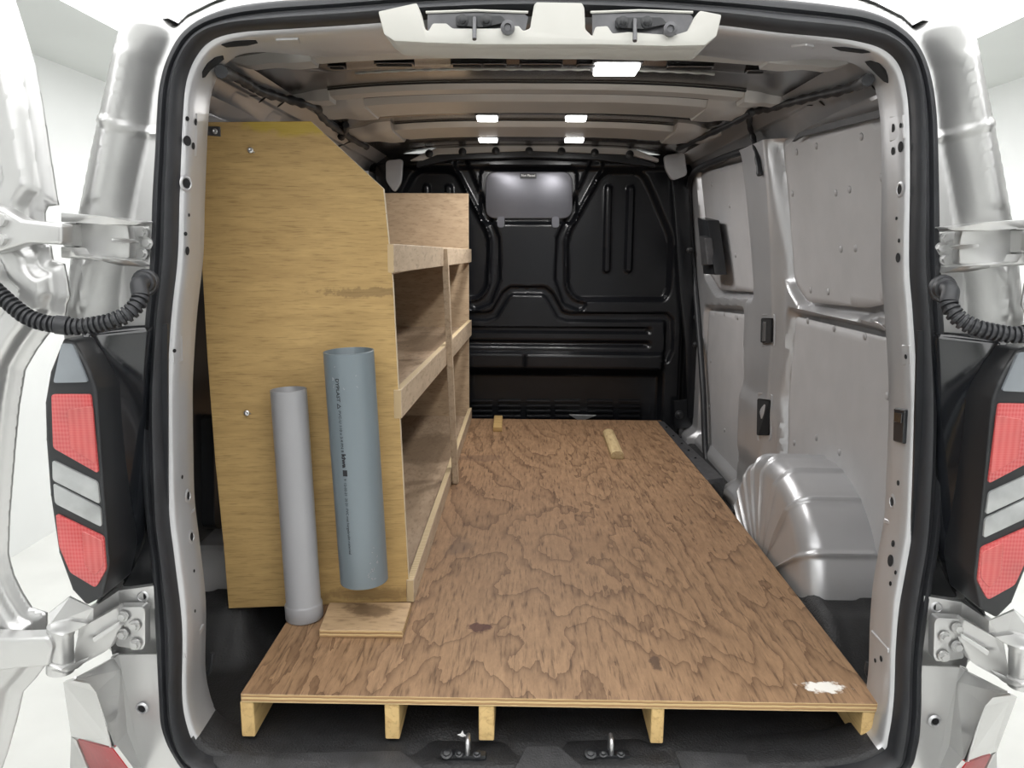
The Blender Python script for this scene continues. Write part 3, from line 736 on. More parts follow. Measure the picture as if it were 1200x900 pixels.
# worn wedge between the two latch pockets and side bolsters
sw = slab('sill_wedge', [P(617, 873, Z=FZ + .004), P(656, 873, Z=FZ + .004), P(690, 905, Z=FZ - .01), P(600, 905, Z=FZ - .01)], (0, 0, -.03), LINERG, van, .006, 2)
for q in ([(246,872),(300,882),(470,878),(505,905),(262,905),(240,884)], [(790,878),(980,886),(1032,878),(1036,890),(1010,905),(800,905)]):
    slab('sill_bolster', [P(*p, Z=FZ + .003) for p in q], (0, 0, -.03), LINERG, van, .008, 2)
# door strikers
for cx_, cy_ in ((546, 888), (713, 888)):
    base = P(cx_, cy_, Z=FZ - .015)
    st = box('striker_plate', (base[0] - .050, base[1] - .018, base[2] - .006), (base[0] + .050, base[1] + .022, base[2] + .002), STEELD, van, .006, 2)
    x0, y0, z0 = base
    box('striker_bracket', (x0 - .046, y0 - .016, z0 + .002), (x0 + .04, y0 + .004, z0 + .016), BLACKP, st, .005, 2)
    tube('striker_loop', cr([(x0 + .004, y0 - .01, z0 + .004), (x0 + .004, y0 - .01, z0 + .036), (x0 + .004, y0 + .006, z0 + .042), (x0 + .004, y0 + .016, z0 + .034), (x0 + .004, y0 + .016, z0 + .002)], 4), .0045, STEEL, st, 8)
    for dx in (-.036, -.012, .022):
        place('bolt', bolt_me, (x0 + dx, y0 - .012, z0 + .016), (0, -.5, 1), st, (.42 if dx > -.03 else .6,) * 2 + (.6,))
# rubber rim of the liner at the lower corners of the opening
tube('liner_rim', cr([P(*q, Y=1.47) for q in [(249,765),(246,785),(236,800),(228,820),(226,845),(231,858),(240,864)]], 4), .0045, RUBBER, van, 6)
tube('liner_rim', cr([P(*q, Y=1.47) for q in [(1017,776),(1016,788),(1026,808),(1034,830),(1037,860),(1034,872)]], 4), .0045, RUBBER, van, 6)

# ---- details of the jamb
for x, y, r, rim in ((219,139,2.4,0),(229,143,3.4,0),(219,165,5.2,0),(226,171,3.6,0),(218,215,5.0,1),(221,252,1.8,0),(217,274,2.2,0),(219,294,4.6,0),(204,411,2.2,0),(213,559,2.2,0),(220,581,4.4,1),(224,629,4.4,1),(227,669,1.8,0),(228,716,1.8,0),
                     (1047,150,4.2,0),(1056,147,2.4,0),(1056,172,5.4,0),(1047,177,4.0,0),(1055,222,4.8,1),(1051,256,1.8,0),(1054,282,2.2,0),(1053,302,5,0),(1062,418,2.6,0),(1053,566,2.8,0),(1046,588,4.6,1),(1047,637,3.4,0),(1044,657,6.2,0),(1050,671,2.2,0),(1044,684,2.4,0),(1026,774,2.2,0),(1033,772,3.0,0)):
    dark_hole(jamb, x, y, r, bool(rim))
def on_jamb(name, px, depth, mt, bev=.0015):
    pts, ns = [], Vector()
    for q in px:
        l, n, _ = hit(jamb, *q)
        if l is None: return None
        pts.append(l); ns += n
    ns.normalize()
    return slab(name, [p + ns * depth for p in pts], -ns * depth * 2, mt, van, bev)
on_jamb('jamb_pad', [(200,396),(213,393),(214,424),(203,426)], .002, SILVER_IN)
on_jamb('jamb_pad', [(216,128),(231,133),(230,184),(215,182)], .002, SILVER_IN)
on_jamb('jamb_pad', [(1043,137),(1060,134),(1061,162),(1043,166)], .002, SILVER_IN)
on_jamb('jamb_pad', [(1057,404),(1067,404),(1068,428),(1058,428)], .002, SILVER_IN)
on_jamb('switch_box', [(1051,478),(1064,480),(1062,520),(1050,517)], .006, BLACKP, .002)
on_jamb('switch_button', [(1053,482),(1062,484),(1061,496),(1052,494)], .008, GLOSSB, .001)
on_jamb('jamb_seam', [(197,613),(228,595),(228,599),(198,618)], .003, SILVER_IN)
on_jamb('jamb_seam', [(1037,607),(1068,622),(1068,626),(1037,613)], .003, SILVER_IN)
on_jamb('jamb_clip', [(214,765),(238,730),(239,735),(216,772)], .003, SILVER_IN)
on_jamb('jamb_clip', [(1022,738),(1042,760),(1042,766),(1021,743)], .003, SILVER_IN)
# large oval openings in the upper corners
for q in ([(237,91),(237,84),(243,74),(252,67),(261,65),(262,69),(255,74),(246,82),(240,90)], [(1014,72),(1020,71),(1030,74),(1038,82),(1041,92),(1041,97),(1036,95),(1026,84),(1017,76)],
          [(259,52),(275,48),(300,47),(302,50),(290,53),(265,55)], [(975,55),(990,55),(1012,58),(1020,61),(1010,62),(985,59)]):
    on_jamb('corner_opening', q, .0012, HOLE, 0)
for q in ([(322,45),(350,44),(352,50),(345,52),(326,51)], [(926,53),(945,51),(955,53),(952,57),(930,58)]):
    on_jamb('header_emboss', q, .003, SILVER_IN, .002)

# ---- header trim with its hooks
TP = [(443,13),(488,3),(492,12),(498,34),(502,36),(507,27),(523,27),(530,33),(583,33),(603,30),(608,30),(613,36),(621,33),(626,5),(629,2),(682,3),(685,9),(686,34),(694,42),(698,31),(712,30),(718,39),(737,37),(790,41),(806,36),(816,17),(821,12),(846,17),(840,42),(826,53),(780,54),(700,52),(617,52),(560,52),(500,50),(462,48),(450,40)]
TY = 1.362
tr = slab('header_trim_panel', [P(x, y, Y=TY) for x, y in TP], (0, .030, 0), TRIM, van, .004, 2, smooth=50)
LT = [(447,36),(462,47),(500,50),(617,52),(700,52),(780,54),(826,53),(842,38),(806,40),(790,43),(720,42),(690,44),(617,40),(600,36),(530,36),(500,39)]
slab('header_trim_base', [P(x, y, Y=TY + .012) for x, y in LT], (0, .11, 0), TRIM, tr, .006, 2, smooth=50)
for x0 in (497, 690):
    q = [(x0 + 4, 15), (x0 + 115, 14), (x0 + 122, 20), (x0 + 118, 40), (x0 + 4, 40)]
    slab('latch_recess', [P(*p, Y=TY + .016) for p in q], (0, .006, 0), STEELD, tr)
    tube('recess_rim', [P(x0 + 2, 14.5, Y=TY + .014), P(x0 + 60, 12.5, Y=TY + .014), P(x0 + 122, 14.5, Y=TY + .014)], .0022, TRIM, tr, 6)
for x0, y0 in ((556, 31), (744, 33)):
    lt = slab('door_latch_catch', [P(*p, Y=TY + .004) for p in rnd([(x0 - 22, y0 - 13), (x0 + 32, y0 - 13), (x0 + 38, y0 - 5), (x0 + 10, y0 + 1), (x0 - 22, y0 - 1)], 3)], (0, .02, 0), BLACKP, van, .002)
    tube('catch_pin', [P(x0, y0 - 10, Y=TY), P(x0, y0 + 15, Y=TY - .02)], .0036, STEELD, lt, 8)
    for dx in (-14, 14): place('bolt', bolt_me, P(x0 + dx, y0 - 7, Y=TY + .003), (0, -1, 0), lt, (.5, .5, .5))
    place('buffer', lathe('buffer', [(.0115, 0), (.0115, .006), (.006, .008), (.005, .004), (0, .004)], STEELD, make=False, n=16), P(x0 + (39 if x0 < 600 else 41), y0 + 2, Y=TY - .004), (0, -1, 0), lt)

# ---- wiring along the upper rails
UP = [roof, railR, railL, wallR, wallL, jamb] + beams + brks
def near(x, y, lift):
    best = None
    for o in UP:
        l, n, d = hit(o, x, y)
        if l is not None and (best is None or d < best[2]): best = (l, n, d)
    return np.array(best[0] + best[1] * lift - Vector(ray(x, y)).normalized() * lift)
def harness(px, r, name='wiring_harness'):
    raw_ = [near(x, y, r * .8) for x, y in px]
    for k in range(1, len(raw_) - 1):
        if abs(raw_[k][0]) > .3: raw_[k] = raw_[k] * .6 + (raw_[k - 1] + raw_[k + 1]) * .2
    c = cr(raw_, 6); tube(name, c, [r * (1 + .18 * sin(i * 1.7) + .1 * sin(i * .63)) for i in range(len(c))], RUBBER, van, 8)
harness([(1022,90),(1008,97),(985,103),(962,108),(940,114),(915,121),(895,126),(880,129)], .011)
harness([(880,129),(862,140),(840,150),(815,162),(795,172)], .011)
harness([(880,129),(877,142),(884,158),(890,180),(893,205)], .009)
harness([(254,80),(270,84),(286,92),(297,102),(318,109),(340,115),(360,119),(372,124)], .012)
harness([(372,124),(380,138),(392,148),(400,152),(412,160),(428,170)], .012)
harness([(405,143),(403,152),(398,158)], .012)
harness([(396,171),(406,167),(416,163)], .003, 'loose_cable')
for x, y, r in ((925,121,3),(951,123,5),(962,119,6),(1024,102,4),(1031,104,4)): dark_hole(railR, x, y, r, False, .45)
for x, y, r in ((297,112,5),(308,116,6),(329,122,5),(244,95,3)): dark_hole(railL, x, y, r, False, .45)
slab('wiring_clip', [near(x, y, .01) for x, y in rnd([(990,98),(1000,98),(1000,105),(990,105)], 1.5)], (.006, 0, 0), mat('yellowed_clip', (.6, .56, .36), .5), van, .002)

# ---- roof lamps
def lamp(x, y, wpx, hpx, z, watt, big=False):
    p = P(x, y, Z=z); d = np.linalg.norm(p - CAM); hw = wpx / 2 * d / F; hl = hw * .95
    h = slab('roof_lamp', rnd([(p[0] + sx * (hw + .008), p[1] + sy * (hl + .008), z + .012) for sx, sy in ((-1, -1), (1, -1), (1, 1), (-1, 1))], .01, 3), (0, 0, -.010), STEELD, van, .002)
    ln = slab('lamp_lens', rnd([(p[0] + sx * hw, p[1] + sy * hl, z + .003) for sx, sy in ((-1, -1), (1, -1), (1, 1), (-1, 1))], .008, 3), (0, 0, -.012), LED, h, .003, 2)
    ld = bpy.data.lights.new('lamp_light', 'AREA'); ld.shape = 'RECTANGLE'; ld.size = hw * 2; ld.size_y = hl * 2; ld.energy = watt; ld.color = (1, .985, .965)
    lo_ = bpy.data.objects.new('lamp_light', ld); link(lo_, h, (p[0], p[1], z - .014))
lamp(722, 80, 46, 14, 1.968, LAMP_WATT * .8)
lamp(571, 138, 22, 10, 1.968, LAMP_WATT); lamp(675, 138, 22, 10, 1.968, LAMP_WATT)
lamp(572, 163.5, 20, 8, 1.962, LAMP_WATT); lamp(673, 163.5, 20, 8, 1.962, LAMP_WATT)

# black trim cover on the left wall beside the opening
tc_ = [(-.80 + .0, y, z) for y, z in rnd([(1.66, 1.62), (2.5, 1.62), (2.5, .80), (1.66, .80)], .08)]
slab('side_trim_cover', [(2 * XC - .855, p[1], p[2]) for p in tc_], (.02, 0, 0), BLACKP, van, .01, 3)
slab('side_cover', [P(x, y, X=-.80) for x, y in rnd([(226,486),(246,486),(253,510),(256,580),(256,618),(228,620)], 8)], (.05, 0, 0), BLACKP, van, .015, 4)

# ---- outside of the van, built for both rear corners
hexb = None
def bolt_ext():
    bm = bmesh.new()
    v0 = [(.0135 * cos(2 * pi * k / 20), .0135 * sin(2 * pi * k / 20)) for k in range(20)]
    def ring(pts, z0, z1, sc1=1.0):
        a = [bm.verts.new((x, y, z0)) for x, y in pts]; b = [bm.verts.new((x * sc1, y * sc1, z1)) for x, y in pts]; n = len(a)
        for k in range(n): bm.faces.new((a[k], a[(k + 1) % n], b[(k + 1) % n], b[k]))
        bm.faces.new(b)
    ring(v0, 0, .004, .92); ring([(.0088 * cos(pi * k / 3), .0088 * sin(pi * k / 3)) for k in range(6)], .003, .013, .96)
    bmesh.ops.recalc_face_normals(bm, faces=bm.faces)
    me = bpy.data.meshes.new('bolt'); bm.to_mesh(me); bm.free(); me.materials.append(SILVER); return me
hexb = bolt_ext()
def facet(name, vs, faces, mt, parent, thick=.004, smooth=0):
    o = raw(name, vs, faces, mt, parent, smooth, fix=True)
    md = o.modifiers.new('thickness', 'SOLIDIFY'); md.thickness = thick; md.offset = -1
    return o
def corner(side):
    M = (lambda p: np.array([2 * XC - p[0], p[1], p[2]])) if side else (lambda p: np.array(p))
    def E(x, y, Y): return M(P(x, y, Y=Y))
    def SL(name, px, Y, d, mt, parent, bev=.003, seg=2, r=0):
        q = rnd(px, r) if r else px
        return slab(name, [E(p[0], p[1], p[2] if len(p) > 2 else Y) for p in q], (0, d, 0), mt, parent, bev, seg)
    # tail light -----------------------------------------------------------
    tl = SL('tail_light', [(74,396),(86,399),(98,420),(107,440),(113,458),(120,560),(126,640),(128,662),(120,700),(101,710),(84,692),(68,648),(58,580),(53,515),(52,472),(58,436)], 1.225, .10, BLACKP, van, .006, 3)
    tl['label'] = ('right' if side else 'left') + ' tail light in a black housing with two red lenses'
    def lens(name, px, mt, r=4, dY=.004): return SL(name, px, 1.225 - dY, .012, mt, tl, .0015, 2, r)
    lens('red_lens', [(60,462),(106,462),(115,555),(62,525)], RED)
    lens('red_lens', [(65,602),(121,629),(124,668),(112,689),(82,671),(69,640)], RED)
    lens('clear_lens', [(61,539),(114,565),(117,591),(61.5,563)], CLEARL)
    lens('clear_lens', [(62,566),(117.5,595),(119,618),(64,590)], CLEARL)
    lens('smoked_lens', [(72,402),(85,403),(103,448),(62,449)], GREYL)
    SL('lens_ribs', [(78,480),(108,476),(113,545),(82,525)], 1.2195, .004, REDB, tl, .001, 1, 4)
    SL('lens_ribs', [(96,622),(120,634),(121,664),(110,676),(98,660)], 1.2195, .004, REDB, tl, .001, 1, 4)
    # black inner flank of the lamp, curving back to the seal
    Lp = cr([(95,388,1.27),(107,440,1.245),(114,470,1.24),(121,560,1.24),(127,640,1.245),(128,664,1.25),(112,708,1.27)], 5)
    Rp = cr([(178,383,1.352),(175,440,1.352),(172,500,1.352),(172,560,1.352),(172,610,1.352),(164,645,1.352),(140,690,1.352)], 5)
    v, f = [], []; S = 8
    for a, b in zip(Lp, Rp):
        for j in range(S + 1):
            t = j / S; px, py = a[0] * (1 - t) + b[0] * t, a[1] * (1 - t) + b[1] * t
            v.append(E(px, py, a[2] + (b[2] - a[2]) * (t ** .8)))
    for i in range(len(Lp) - 1):
        for j in range(S): q = i * (S + 1) + j; f.append((q, q + 1, q + S + 2, q + S + 1))
    facet('lamp_flank', v, f, GLOSSB, tl, .004, 50)
    SL('lamp_backing', [(108,384),(196,380),(196,560),(198,684),(137,688),(120,700),(104,660),(96,520)], 1.362, .006, BLACKP, tl, 0, 1)
    place('screw', hexb, E(160, 392, 1.349), (0, -1, 0), tl, (.45, .45, .4))
    # upper hinge ----------------------------------------------------------
    hg = SL('upper_hinge', [(88,260,1.295),(120,262,1.295),(150,264,1.330),(153,282,1.335),(152,303,1.335),(120,304,1.295),(88,300,1.295)], 0, .02, SILVER, van, .003)
    SL('hinge_flange', [(71,249,1.260),(125,254,1.260),(160,261,1.310),(172,259,1.350),(160,265,1.330),(120,263,1.260),(88,261,1.260),(71,260,1.260)], 0, .05, SILVER, hg, .002)
    SL('hinge_flange', [(71,289,1.260),(84,290,1.260),(88,299,1.260),(120,303,1.260),(150,305,1.310),(168,313,1.350),(138,311,1.310),(118,306,1.260),(71,302,1.260)], 0, .05, SILVER, hg, .002)
    SL('hinge_rib', [(130,279,1.295),(150,280,1.320),(160,284,1.340),(150,286,1.320),(131,284,1.295)], 0, .02, SILVER, hg, .002)
    SL('bolt_plate', [(155,266),(170,259),(181,259),(181,320),(172,317),(154,303),(153,292),(162,284),(153,276)], 1.375, .02, SILVER, hg, .003)
    SL('pivot_pin', [(73,261),(83,261),(83,289),(73,289)], 1.265, .05, SILVER, hg, .004, 3)
    for x, y in ((167,273),(167,297),(173,285)): place('bolt', hexb, E(x, y, 1.371), (0, -1, 0), hg, (.82, .82, .65))
    # lower hinge ----------------------------------------------------------
    lh = SL('lower_hinge', [(92,737,1.24),(104,731,1.24),(137,712,1.28),(143,733,1.285),(133,756,1.285),(125,762,1.27),(89,783,1.235),(86,769,1.225)], 0, .022, SILVER, van, .004)
    p0, p1 = E(71, 786, 1.235), E(71, 733, 1.235); rr = .021
    tube('hinge_barrel', [p0, p0 + (p1 - p0) * .22, p0 + (p1 - p0) * .23, p0 + (p1 - p0) * .80, p0 + (p1 - p0) * .81, p1], [rr * 1.05, rr * 1.05, rr * .98, rr * .98, rr * 1.05, rr * 1.0], SILVER, lh, 20)
    SL('hinge_knuckle', [(58,731,1.215),(80,727,1.225),(104,731,1.24),(92,739,1.23),(72,746,1.212),(57,742,1.21)], 0, .05, SILVER, lh, .004)
    SL('hinge_knuckle', [(56,777,1.21),(72,783,1.212),(88,777,1.23),(108,768,1.25),(90,785,1.23),(74,790,1.212),(57,786,1.21)], 0, .05, SILVER, lh, .004)
    SL('hinge_rib', [(108,748,1.24),(140,728,1.275),(141,733,1.275),(110,754,1.24)], 0, .02, SILVER, lh, .002)
    SL('bolt_plate', [(137,712),(167,711),(170,717),(170,756),(166,762),(153,760),(136,757)], 1.292, .02, SILVER, lh, .003, 2, 3)
    for x, y in ((144,722),(158,733),(144,743),(159,755)): place('bolt', hexb, E(x, y, 1.288), (0, -1, 0), lh, (.8, .8, .65))
    # corner pieces above and below the lower hinge ---------------------------
    facet('corner_panel', [E(*q) for q in [(58,717,1.235),(82,698,1.25),(106,710,1.26),(137,689,1.325),(137,713,1.325),(104,732,1.262),(92,735,1.25),(60,728,1.23),(184,683,1.335),(186,710,1.335)]],
          [(0, 1, 2, 6, 7), (2, 3, 4, 5), (2, 5, 6), (3, 8, 9, 4)], SILVER, van, .012)
    def plane(a, b, c):
        a, b, c = (P(q[0], q[1], Y=q[2]) for q in (a, b, c)); n = np.cross(b - a, c - a); return a, n
    def onp(pl_, x, y):
        d = ray(x, y); t = np.dot(pl_[0] - CAM, pl_[1]) / np.dot(d, pl_[1]); return CAM + d * t
    A1 = plane((195,765,1.335), (131,771,1.318), (167,905,1.300))
    B1 = [onp(A1, *q) for q in [(195,765),(140,766),(131,771),(140,784),(147,858),(167,905),(250,915),(203,868),(193,820)]]
    t4 = B1[4]; t2 = B1[2]; t11 = P(130, 875, Y=1.225); A2 = (t4, np.cross(t2 - t4, t11 - t4))
    F2 = [onp(A2, *q) for q in [(88,794),(104,798),(112,808),(130,875)]]
    A3 = (F2[0], np.cross(F2[3] - F2[0], P(78, 797, Y=1.30) - F2[0]))
    F3 = [onp(A3, *q) for q in [(78,797),(86,862),(92,866),(133,877)]]
    low = [P(158, 910, Y=F3[3][1] + .012), P(112, 915, Y=F3[2][1] + .004), P(84, 915, Y=F3[1][1] + .01)]
    bp = facet('bumper_corner', [M(q) for q in B1 + F2 + F3 + low],
          [(0, 1, 2, 3, 4, 5, 6, 7, 8), (2, 9, 10, 11, 12, 4, 3), (9, 13, 14, 12, 11, 10), (4, 12, 16, 17, 5), (14, 15, 18, 19)], SILVER, van, .006)
    for nm, c in (('bumper_crease', [B1[1], B1[2], B1[3], B1[4], B1[5]]), ('bumper_crease', [F2[0], F2[1], F2[2], F2[3]])):
        tube(nm, [M(q) for q in cr(c, 4)], .0022, SILVER, bp, 8)
    bp['label'] = ('right' if side else 'left') + ' corner of the silver rear bumper'
    slab('reflector', [M(q + np.array([0, -.003, 0])) for q in (F3[2], F3[3], low[0], low[1])], (0, .012, 0), REDR, bp, .002, 2)
    dh = lathe('bumper_hole', [(.013, 0), (.0115, .0015), (.010, -.004), (0, -.004)], STEELD, make=False, n=18)
    for x, y, q in ((169,827,onp(A1, 169, 827)),(170,696,P(170, 696, Y=1.331))):
        q = M(q) + np.array([0, -.0085, 0])
        place('access_hole', hole_me, q + np.array([.001, -.0012, 0]), (0, -1, 0), van, (.0068, .0068, 1)); place('hole_rim', rim_me, q, (0, -1, 0), van, (.0068, .0068, 2))
    # wiring conduit to the door ------------------------------------------------
    c = cr([(171,330,1.29),(163,334,1.262),(164,350,1.25),(152,366,1.235),(132,376,1.225),(108,381,1.22),(90,383,1.215),(72,381,1.212),(50,378,1.21),(30,370,1.21),(10,354,1.215),(-12,334,1.225),(-26,322,1.262)], 26)
    pts = [E(*q) for q in c]; ds = [0]
    for a, b in zip(pts, pts[1:]): ds.append(ds[-1] + float(np.linalg.norm(b - a)))
    tot = ds[-1]; rad = []
    for q, s in zip(c, ds):
        if s < .05: rad.append(.0135 if s > .012 else .017)
        elif 66 < q[0] < 80: rad.append(.0150)
        else: rad.append(.0115 + .0025 * (1 if (s / .0085) % 1 < .55 else -1) * .8)
    cg = tube('wiring_conduit', pts, rad, RUBBER, van, 14)
    place('conduit_grommet', lathe('conduit_grommet', [(.023, 0), (.022, .006), (.015, .012), (0, .012)], RUBBER, make=False, n=18), E(171, 331, 1.305), (0, -1, .1), cg)
    # rear door, swung wide open ------------------------------------------------
    DO = [(-480,-70),(-4,-70),(4,-25),(12,0),(21,28),(36,78),(45,125),(53,178),(63,240),(51,241),(47,248),(48,285),(54,288),(57,305),(70,309),(73,322),(77,349),(73,357),(71,374),(56,387),(38,411),(24,435),(17,478),(12,530),(6,605),(4,652),(10,676),(20,697),(32,716),(50,722),(50,748),(49,783),(36,800),(22,815),(14,850),(4,885),(-6,915),(-480,915)]
    d2 = [P(x, y, Y=1.262) for x, y in DO]; do = [(p[0], p[2]) for p in d2]
    def door_fn(x, z):
        d = -sdp(x, z, do)[0]
        h = .006 * ss(d, 0, .016) + .022 * ss(d, .020, .036) - .045 * ss(d, .060, .080) - .012 * ss(d, .11, .13) + .012 * ss(d, .14, .16)
        X = x; 
        return (2 * XC - x if side else x), 1.275 - h + 0 * x, z
    dr = relief('rear_door', do, .004, door_fn, SILVER, van, thick=.006)
    dr['label'] = ('right' if side else 'left') + ' rear door swung wide open, silver inner face'
    SL('door_hinge_arm', [(-30,236),(0,242),(25,257),(72,262),(72,287),(32,285),(0,295),(-30,300)], 1.205, .035, SILVER, dr, .006, 3)
    SL('door_hinge_arm', [(-30,747),(20,749),(56,747),(62,760),(56,781),(20,784),(-30,790)], 1.205, .035, SILVER, dr, .006, 3)
    SL('arm_pad', [(-12,246),(2,251),(6,258),(2,265),(-12,268)], 1.196, .012, SILVER, dr, .003, 2, 3)
    SL('arm_pad', [(-12,270),(2,274),(6,281),(2,288),(-12,290)], 1.196, .012, SILVER, dr, .003, 2, 3)
for s in (0, 1): corner(s)

# ================================================================== plywood platform
DZ = 0.665
X0, X1, Y0, Y1 = -.541, .688, 1.380, 3.845
plat = empty('plywood_platform', (.07, 2.6, FZ))
prop(plat, 'low brown plywood loading platform on pine joists filling the van floor', 'platform')
dk = box('deck_board', (X0, Y0, DZ - .019), (X1, Y1, DZ), PLY_DECK, plat, .0012, 1, EDGE_Z)
for x0, x1 in ((282.5,298),(451,468),(561,579),(763,778),(1010,1030)):
    a, b = P(x0, 850, Y=Y0 + .004)[0], P(x1, 850, Y=Y0 + .004)[0]
    if x0 == 1010:
        c = [(a, FZ + .008), (b - .008, FZ + .008), (b - .002, FZ + .03), (b, DZ - .02), (a, DZ - .02)]
        jo = slab('joist', [(x, Y0 + .004, z) for x, z in c], (0, Y1 - Y0 - .03, 0), PINE, plat, .002, 1)
    else: jo = box('joist', (a, Y0 + .004, FZ + .008), (b, Y1 - .03, DZ - .0195), PINE, plat, .002, 1)
es = slab('edge_strip', [P(*q, Z=DZ + .002) for q in ((770,493), (778,494), (848,560), (828,562))], (0, 0, -.02), STEELD, plat, .0015)
for x, y in ((778,501),(786,511),(796,520),(804,528),(812,537),(795,513)):
    place('strip_screw', bolt_me, P(x + 3, y, Z=DZ + .002), (0, 0, 1), es, (.32, .32, .4))

# ================================================================== shelf unit
sh = empty('shelf_unit', (-.45, 2.8, DZ))
prop(sh, 'tall home-made plywood shelf unit with clipped end panel along the left side of the van', 'shelf unit')
def panY(x): return 1.785 + (x + .275) * .12
def PP(x, y, off=0.0):
    d = ray(x, y); k = 1.785 + off + .275 * .12; t = k / (d[1] - .12 * d[0]); return CAM + d * t
EP = [(232,146),(236,143),(364,142),(449,221),(452,250),(460,330),(468,484),(474,600),(480,706)]
pts = [PP(*q) for q in EP]; br = pts[-1].copy(); pts[-1][2] = DZ + .001
lb = PP(268, 716); lb[2] = DZ + .001; pts += [lb]
for q in ((262,640),(252,540),(243,420),(236,300)): pts.append(PP(*q))
end = slab('end_panel', pts, (0, .018, 0), PLY_GOLD, sh, .0008, 1, EDGE_P)
end['label'] = 'golden plywood end panel with a clipped top corner'
SX = -.275; YF = 3.845
fp = slab('far_panel', [(SX + .004, YF - .016, DZ + .001), (SX + .004, YF - .016, P(545, 227, Y=YF)[2]), (-.82, YF - .016, P(545, 227, Y=YF)[2]), (-.82, YF - .016, DZ + .001)], (0, .015, 0), PLY_END, sh, .0008, 1, EDGE_P)
def lip(z0, z1, z0f, z1f, xn, xf=-.277, ya=1.781, yb=YF):
    return slab('shelf_lip', [(xn, ya, z0), (xf, yb, z0f), (xf, yb, z1f), (xn, ya, z1)], (.018, 0, 0), LIPW, sh, .0012, 1, EDGE_X)
box('shelf_board', (-.64, 1.81, DZ + .001), (SX - .006, YF - .017, DZ + .016), PLY_RAW, sh, .001)
lip(DZ + .001, DZ + .058, DZ + .001, DZ + .055, -.279)
box('shelf_board', (-.69, 1.81, 1.112), (SX - .022, YF - .017, 1.127), PLY_RAW, sh, .001)
lip(1.122, 1.190, 1.085, 1.160, -.301)
box('shelf_board', (-.69, 1.81, 1.452), (SX - .034, YF - .017, 1.467), PLY_RAW, sh, .001)
lip(1.458, 1.522, 1.440, 1.502, -.312)
sy = 2.745
slab('shelf_upright', [(SX + .019, sy, DZ + .001), (SX + .040, sy, DZ + .001), (SX + .010, sy - .03, 1.508), (SX - .011, sy - .03, 1.508)], (0, .03, 0), LIPW, sh, .001)
bk = slab('steel_bracket', [PP(*q, -.003) for q in ((228,147),(258,148.5),(258.5,160),(228,157))], (0, .003, 0), STEELD, sh, .001)
scw = lathe('screw', [(.0075, 0), (.007, .002), (.004, .003), (.0015, .0015), (0, .0015)], STEEL, make=False, n=14)
for x, y in ((238,152.5),(252,154)): place('screw', scw, PP(x, y, -.003), (0, -1, 0), bk, (.8, .8, 1))
for x, y in ((293.5,176),(289,484)): 
    place('screw', scw, PP(x, y, -.008), (.2, -1, .1), sh, (.85, .85, 1)); p_ = PP(x, y, -.008); tube('screw_shank', [p_, p_ + np.array([0.006, .012, -.004])], .0022, STEEL, sh, 8)

# ================================================================== pipes
def pipe(name, top, bot, r, wall, mt, mi, collar=False):
    top, bot = Vector(top), Vector(bot); L_ = (top - bot).length; ax = (top - bot).normalized()
    e = empty(name, bot); q = rotz_to(ax)
    prof = [(r - wall, .002), (r, .0), (r, L_ - .001), (r - .001, L_), (r - wall + .0005, L_), (r - wall, L_ - .001), (r - wall, .002)]
    if collar: prof = [(r - wall, .002), (r + .0015, 0), (r + .0035, .004), (r + .0035, .034), (r + .002, .037), (r, .040)] + prof[2:]
    def lt(nm, pr, m_):
        v, f = [], []; n = 48; R = len(pr)
        for rr, z in pr:
            for k in range(n): v.append((rr * cos(2 * pi * k / n), rr * sin(2 * pi * k / n), z))
        for i in range(R - 1):
            for k in range(n): f.append((i * n + k, i * n + (k + 1) % n, (i + 1) * n + (k + 1) % n, (i + 1) * n + k))
        me = bpy.data.meshes.new(nm); me.from_pydata(v, [], f); me.materials.append(m_); me.shade_smooth(); me.set_sharp_from_angle(angle=radians(40))
        o = link(bpy.data.objects.new(nm, me), e, bot); o.rotation_euler = q; return o
    b_ = lt('tube_wall', prof, mt)
    return e, b_, L_, q, ax
bot1 = P(357, 724, Z=DZ); bot1[2] = DZ + .0015
top1 = P(338, 456, Y=1.700)
p1, w1, L1, q1, a1 = pipe('plastic_pipe', top1, bot1, .0395, .0025, PVCL, PVCL, True)
prop(p1, 'slim light grey plastic pipe with collared foot, leaning on the golden plywood panel', 'pipe')
yb_ = 1.700
bot2 = P(427, 679, Y=yb_); top2 = P(408.5, 411, Y=yb_ - .012)
p2, w2, L2, q2, a2 = pipe('plastic_pipe', top2, bot2, .0545, .0034, PVCB, PVCIN)
prop(p2, 'thick blue-grey plastic pipe with black printed lettering on the golden plywood panel', 'pipe')
# printed line on the pipe, reading downwards
R2 = q2.to_matrix()
def print_line(s, z_top, length, ang, size, bold):
    me = text_mesh(s, size, 'printed_lettering', INK, bold)
    v = np.array([c.co[:] for c in me.vertices]); w_ = v[:, 0].max() - v[:, 0].min(); k = length / w_
    for c in me.vertices:
        zz = z_top - (c.co.x - v[:, 0].min()) * k; a = ang + (c.co.y) / .0545; rr = .0547 + c.co.z
        c.co = (rr * cos(a), rr * sin(a), zz)
    o = link(bpy.data.objects.new('printed_lettering', me), p2, bot2); o.rotation_euler = q2
A0 = radians(-112)
zt = L2 - .052
print_line('DYPLAST \u25B3', zt, .066, A0, .011, .0002)
print_line('PVC-U 110 x 3.4 PN 8', zt - .070, .092, A0 + .03, .0085, 0)
print_line('kiwa \u25A0', zt - .166, .050, A0 + .04, .013, .0006)
print_line('9  12-02-21  20 21  PVC met hergebruikt materiaal', zt - .222, .175, A0 + .05, .0085, 0)
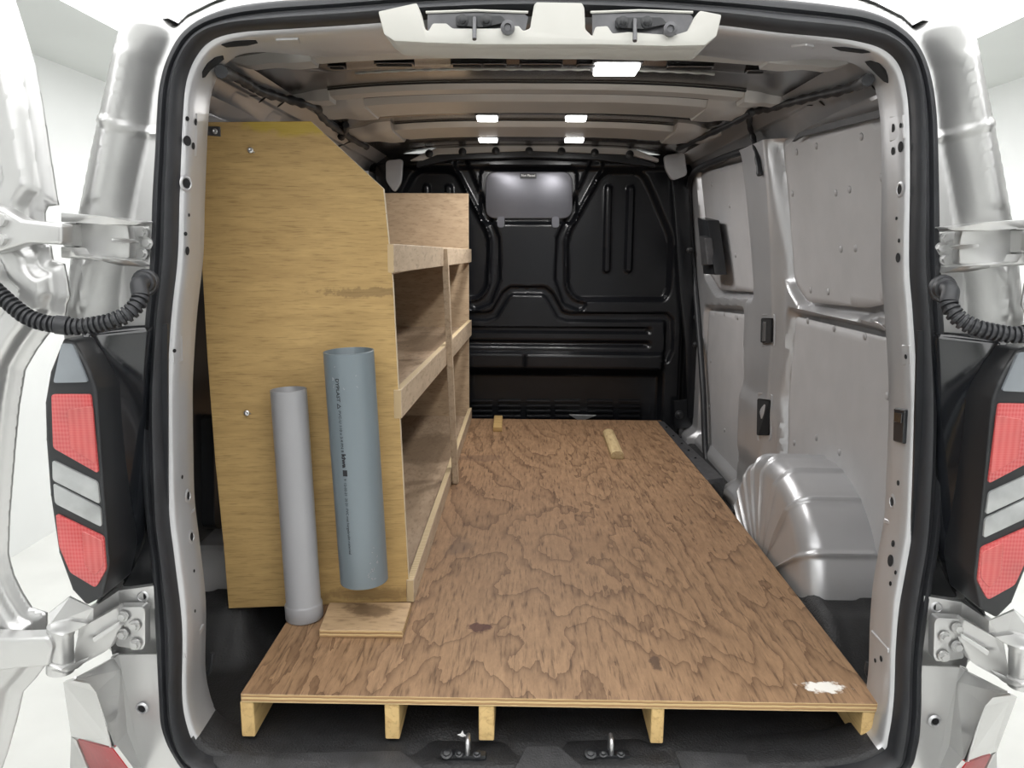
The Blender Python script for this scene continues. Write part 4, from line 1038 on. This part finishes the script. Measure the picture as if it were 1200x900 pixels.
for k in range(26):            # scuffs
    a = A0 + random.uniform(.75, 1.25); z = random.gauss(.045, .02) if k < 18 else random.uniform(L2 - .08, L2 - .02)
    if k >= 18: a = A0 + random.uniform(-.2, 1.1)
    if not .008 < z < L2 - .008: continue
    c = [Vector((.0547 * cos(a + t * .05), .0547 * sin(a + t * .05), z + t * random.uniform(-.004, .006))) for t in (0, .5, 1)]
    tube('scuff_mark', [R2 @ x + Vector(bot2) for x in c], .0006, PVCL, p2, 5)

# ================================================================== loose timber on the deck
oc = slab('plywood_offcut', [P(*q, Z=DZ + .019) for q in ((386,706), (482,706), (472,739), (374,738))], (0, 0, -.0185), PLY_OFF, None, .0012, 1, EDGE_Z)
prop(oc, 'small flat plywood offcut lying on the deck at the foot of the golden panel', 'offcut')
def stick(label, a, b, w_, h_, rounded):
    a, b = np.array(a), np.array(b); d = (b - a) / np.linalg.norm(b - a); s = np.array([d[1], -d[0], 0])
    if rounded: pr = [(-.5, 0), (.5, 0), (.5, .55), (.38, .82), (.15, .98), (-.15, .98), (-.38, .82), (-.5, .55)]
    else: pr = [(-.5, 0), (.5, 0), (.5, .9), (.42, 1), (-.42, 1), (-.5, .9)]
    o = slab('wood_block', [a + s * (x * w_) + np.array([0, 0, z * h_ + .0006]) for x, z in pr], b - a, PINE2 if rounded else PLY_GOLD, None, .0025, 2)
    return prop(o, label, 'wood block', 'pine offcuts on the deck')
stick('short flat brown wood block at the far left edge of the deck by the bulkhead', P(583, 506, Z=DZ), P(584, 492, Z=DZ), .042, .022, False)
stick('rounded pale pine block lying on the far right part of the deck', P(723.5, 538, Z=DZ), P(713, 511, Z=DZ), .052, .034, True)

# a torn scrap of paper on the sill
c = P(541, 862, Z=FZ + .012)
ps = slab('paper_scrap', [c + np.array([x, y, z]) for x, y, z in ((-.009, .002, 0), (-.002, .003, .002), (.001, .012, .003), (.004, .003, .001), (.010, -.001, 0), (.002, -.006, .001))], (0, 0, .0006), INKW, None)
prop(ps, 'tiny torn white paper scrap on the black sill below the platform edge', 'paper scrap')
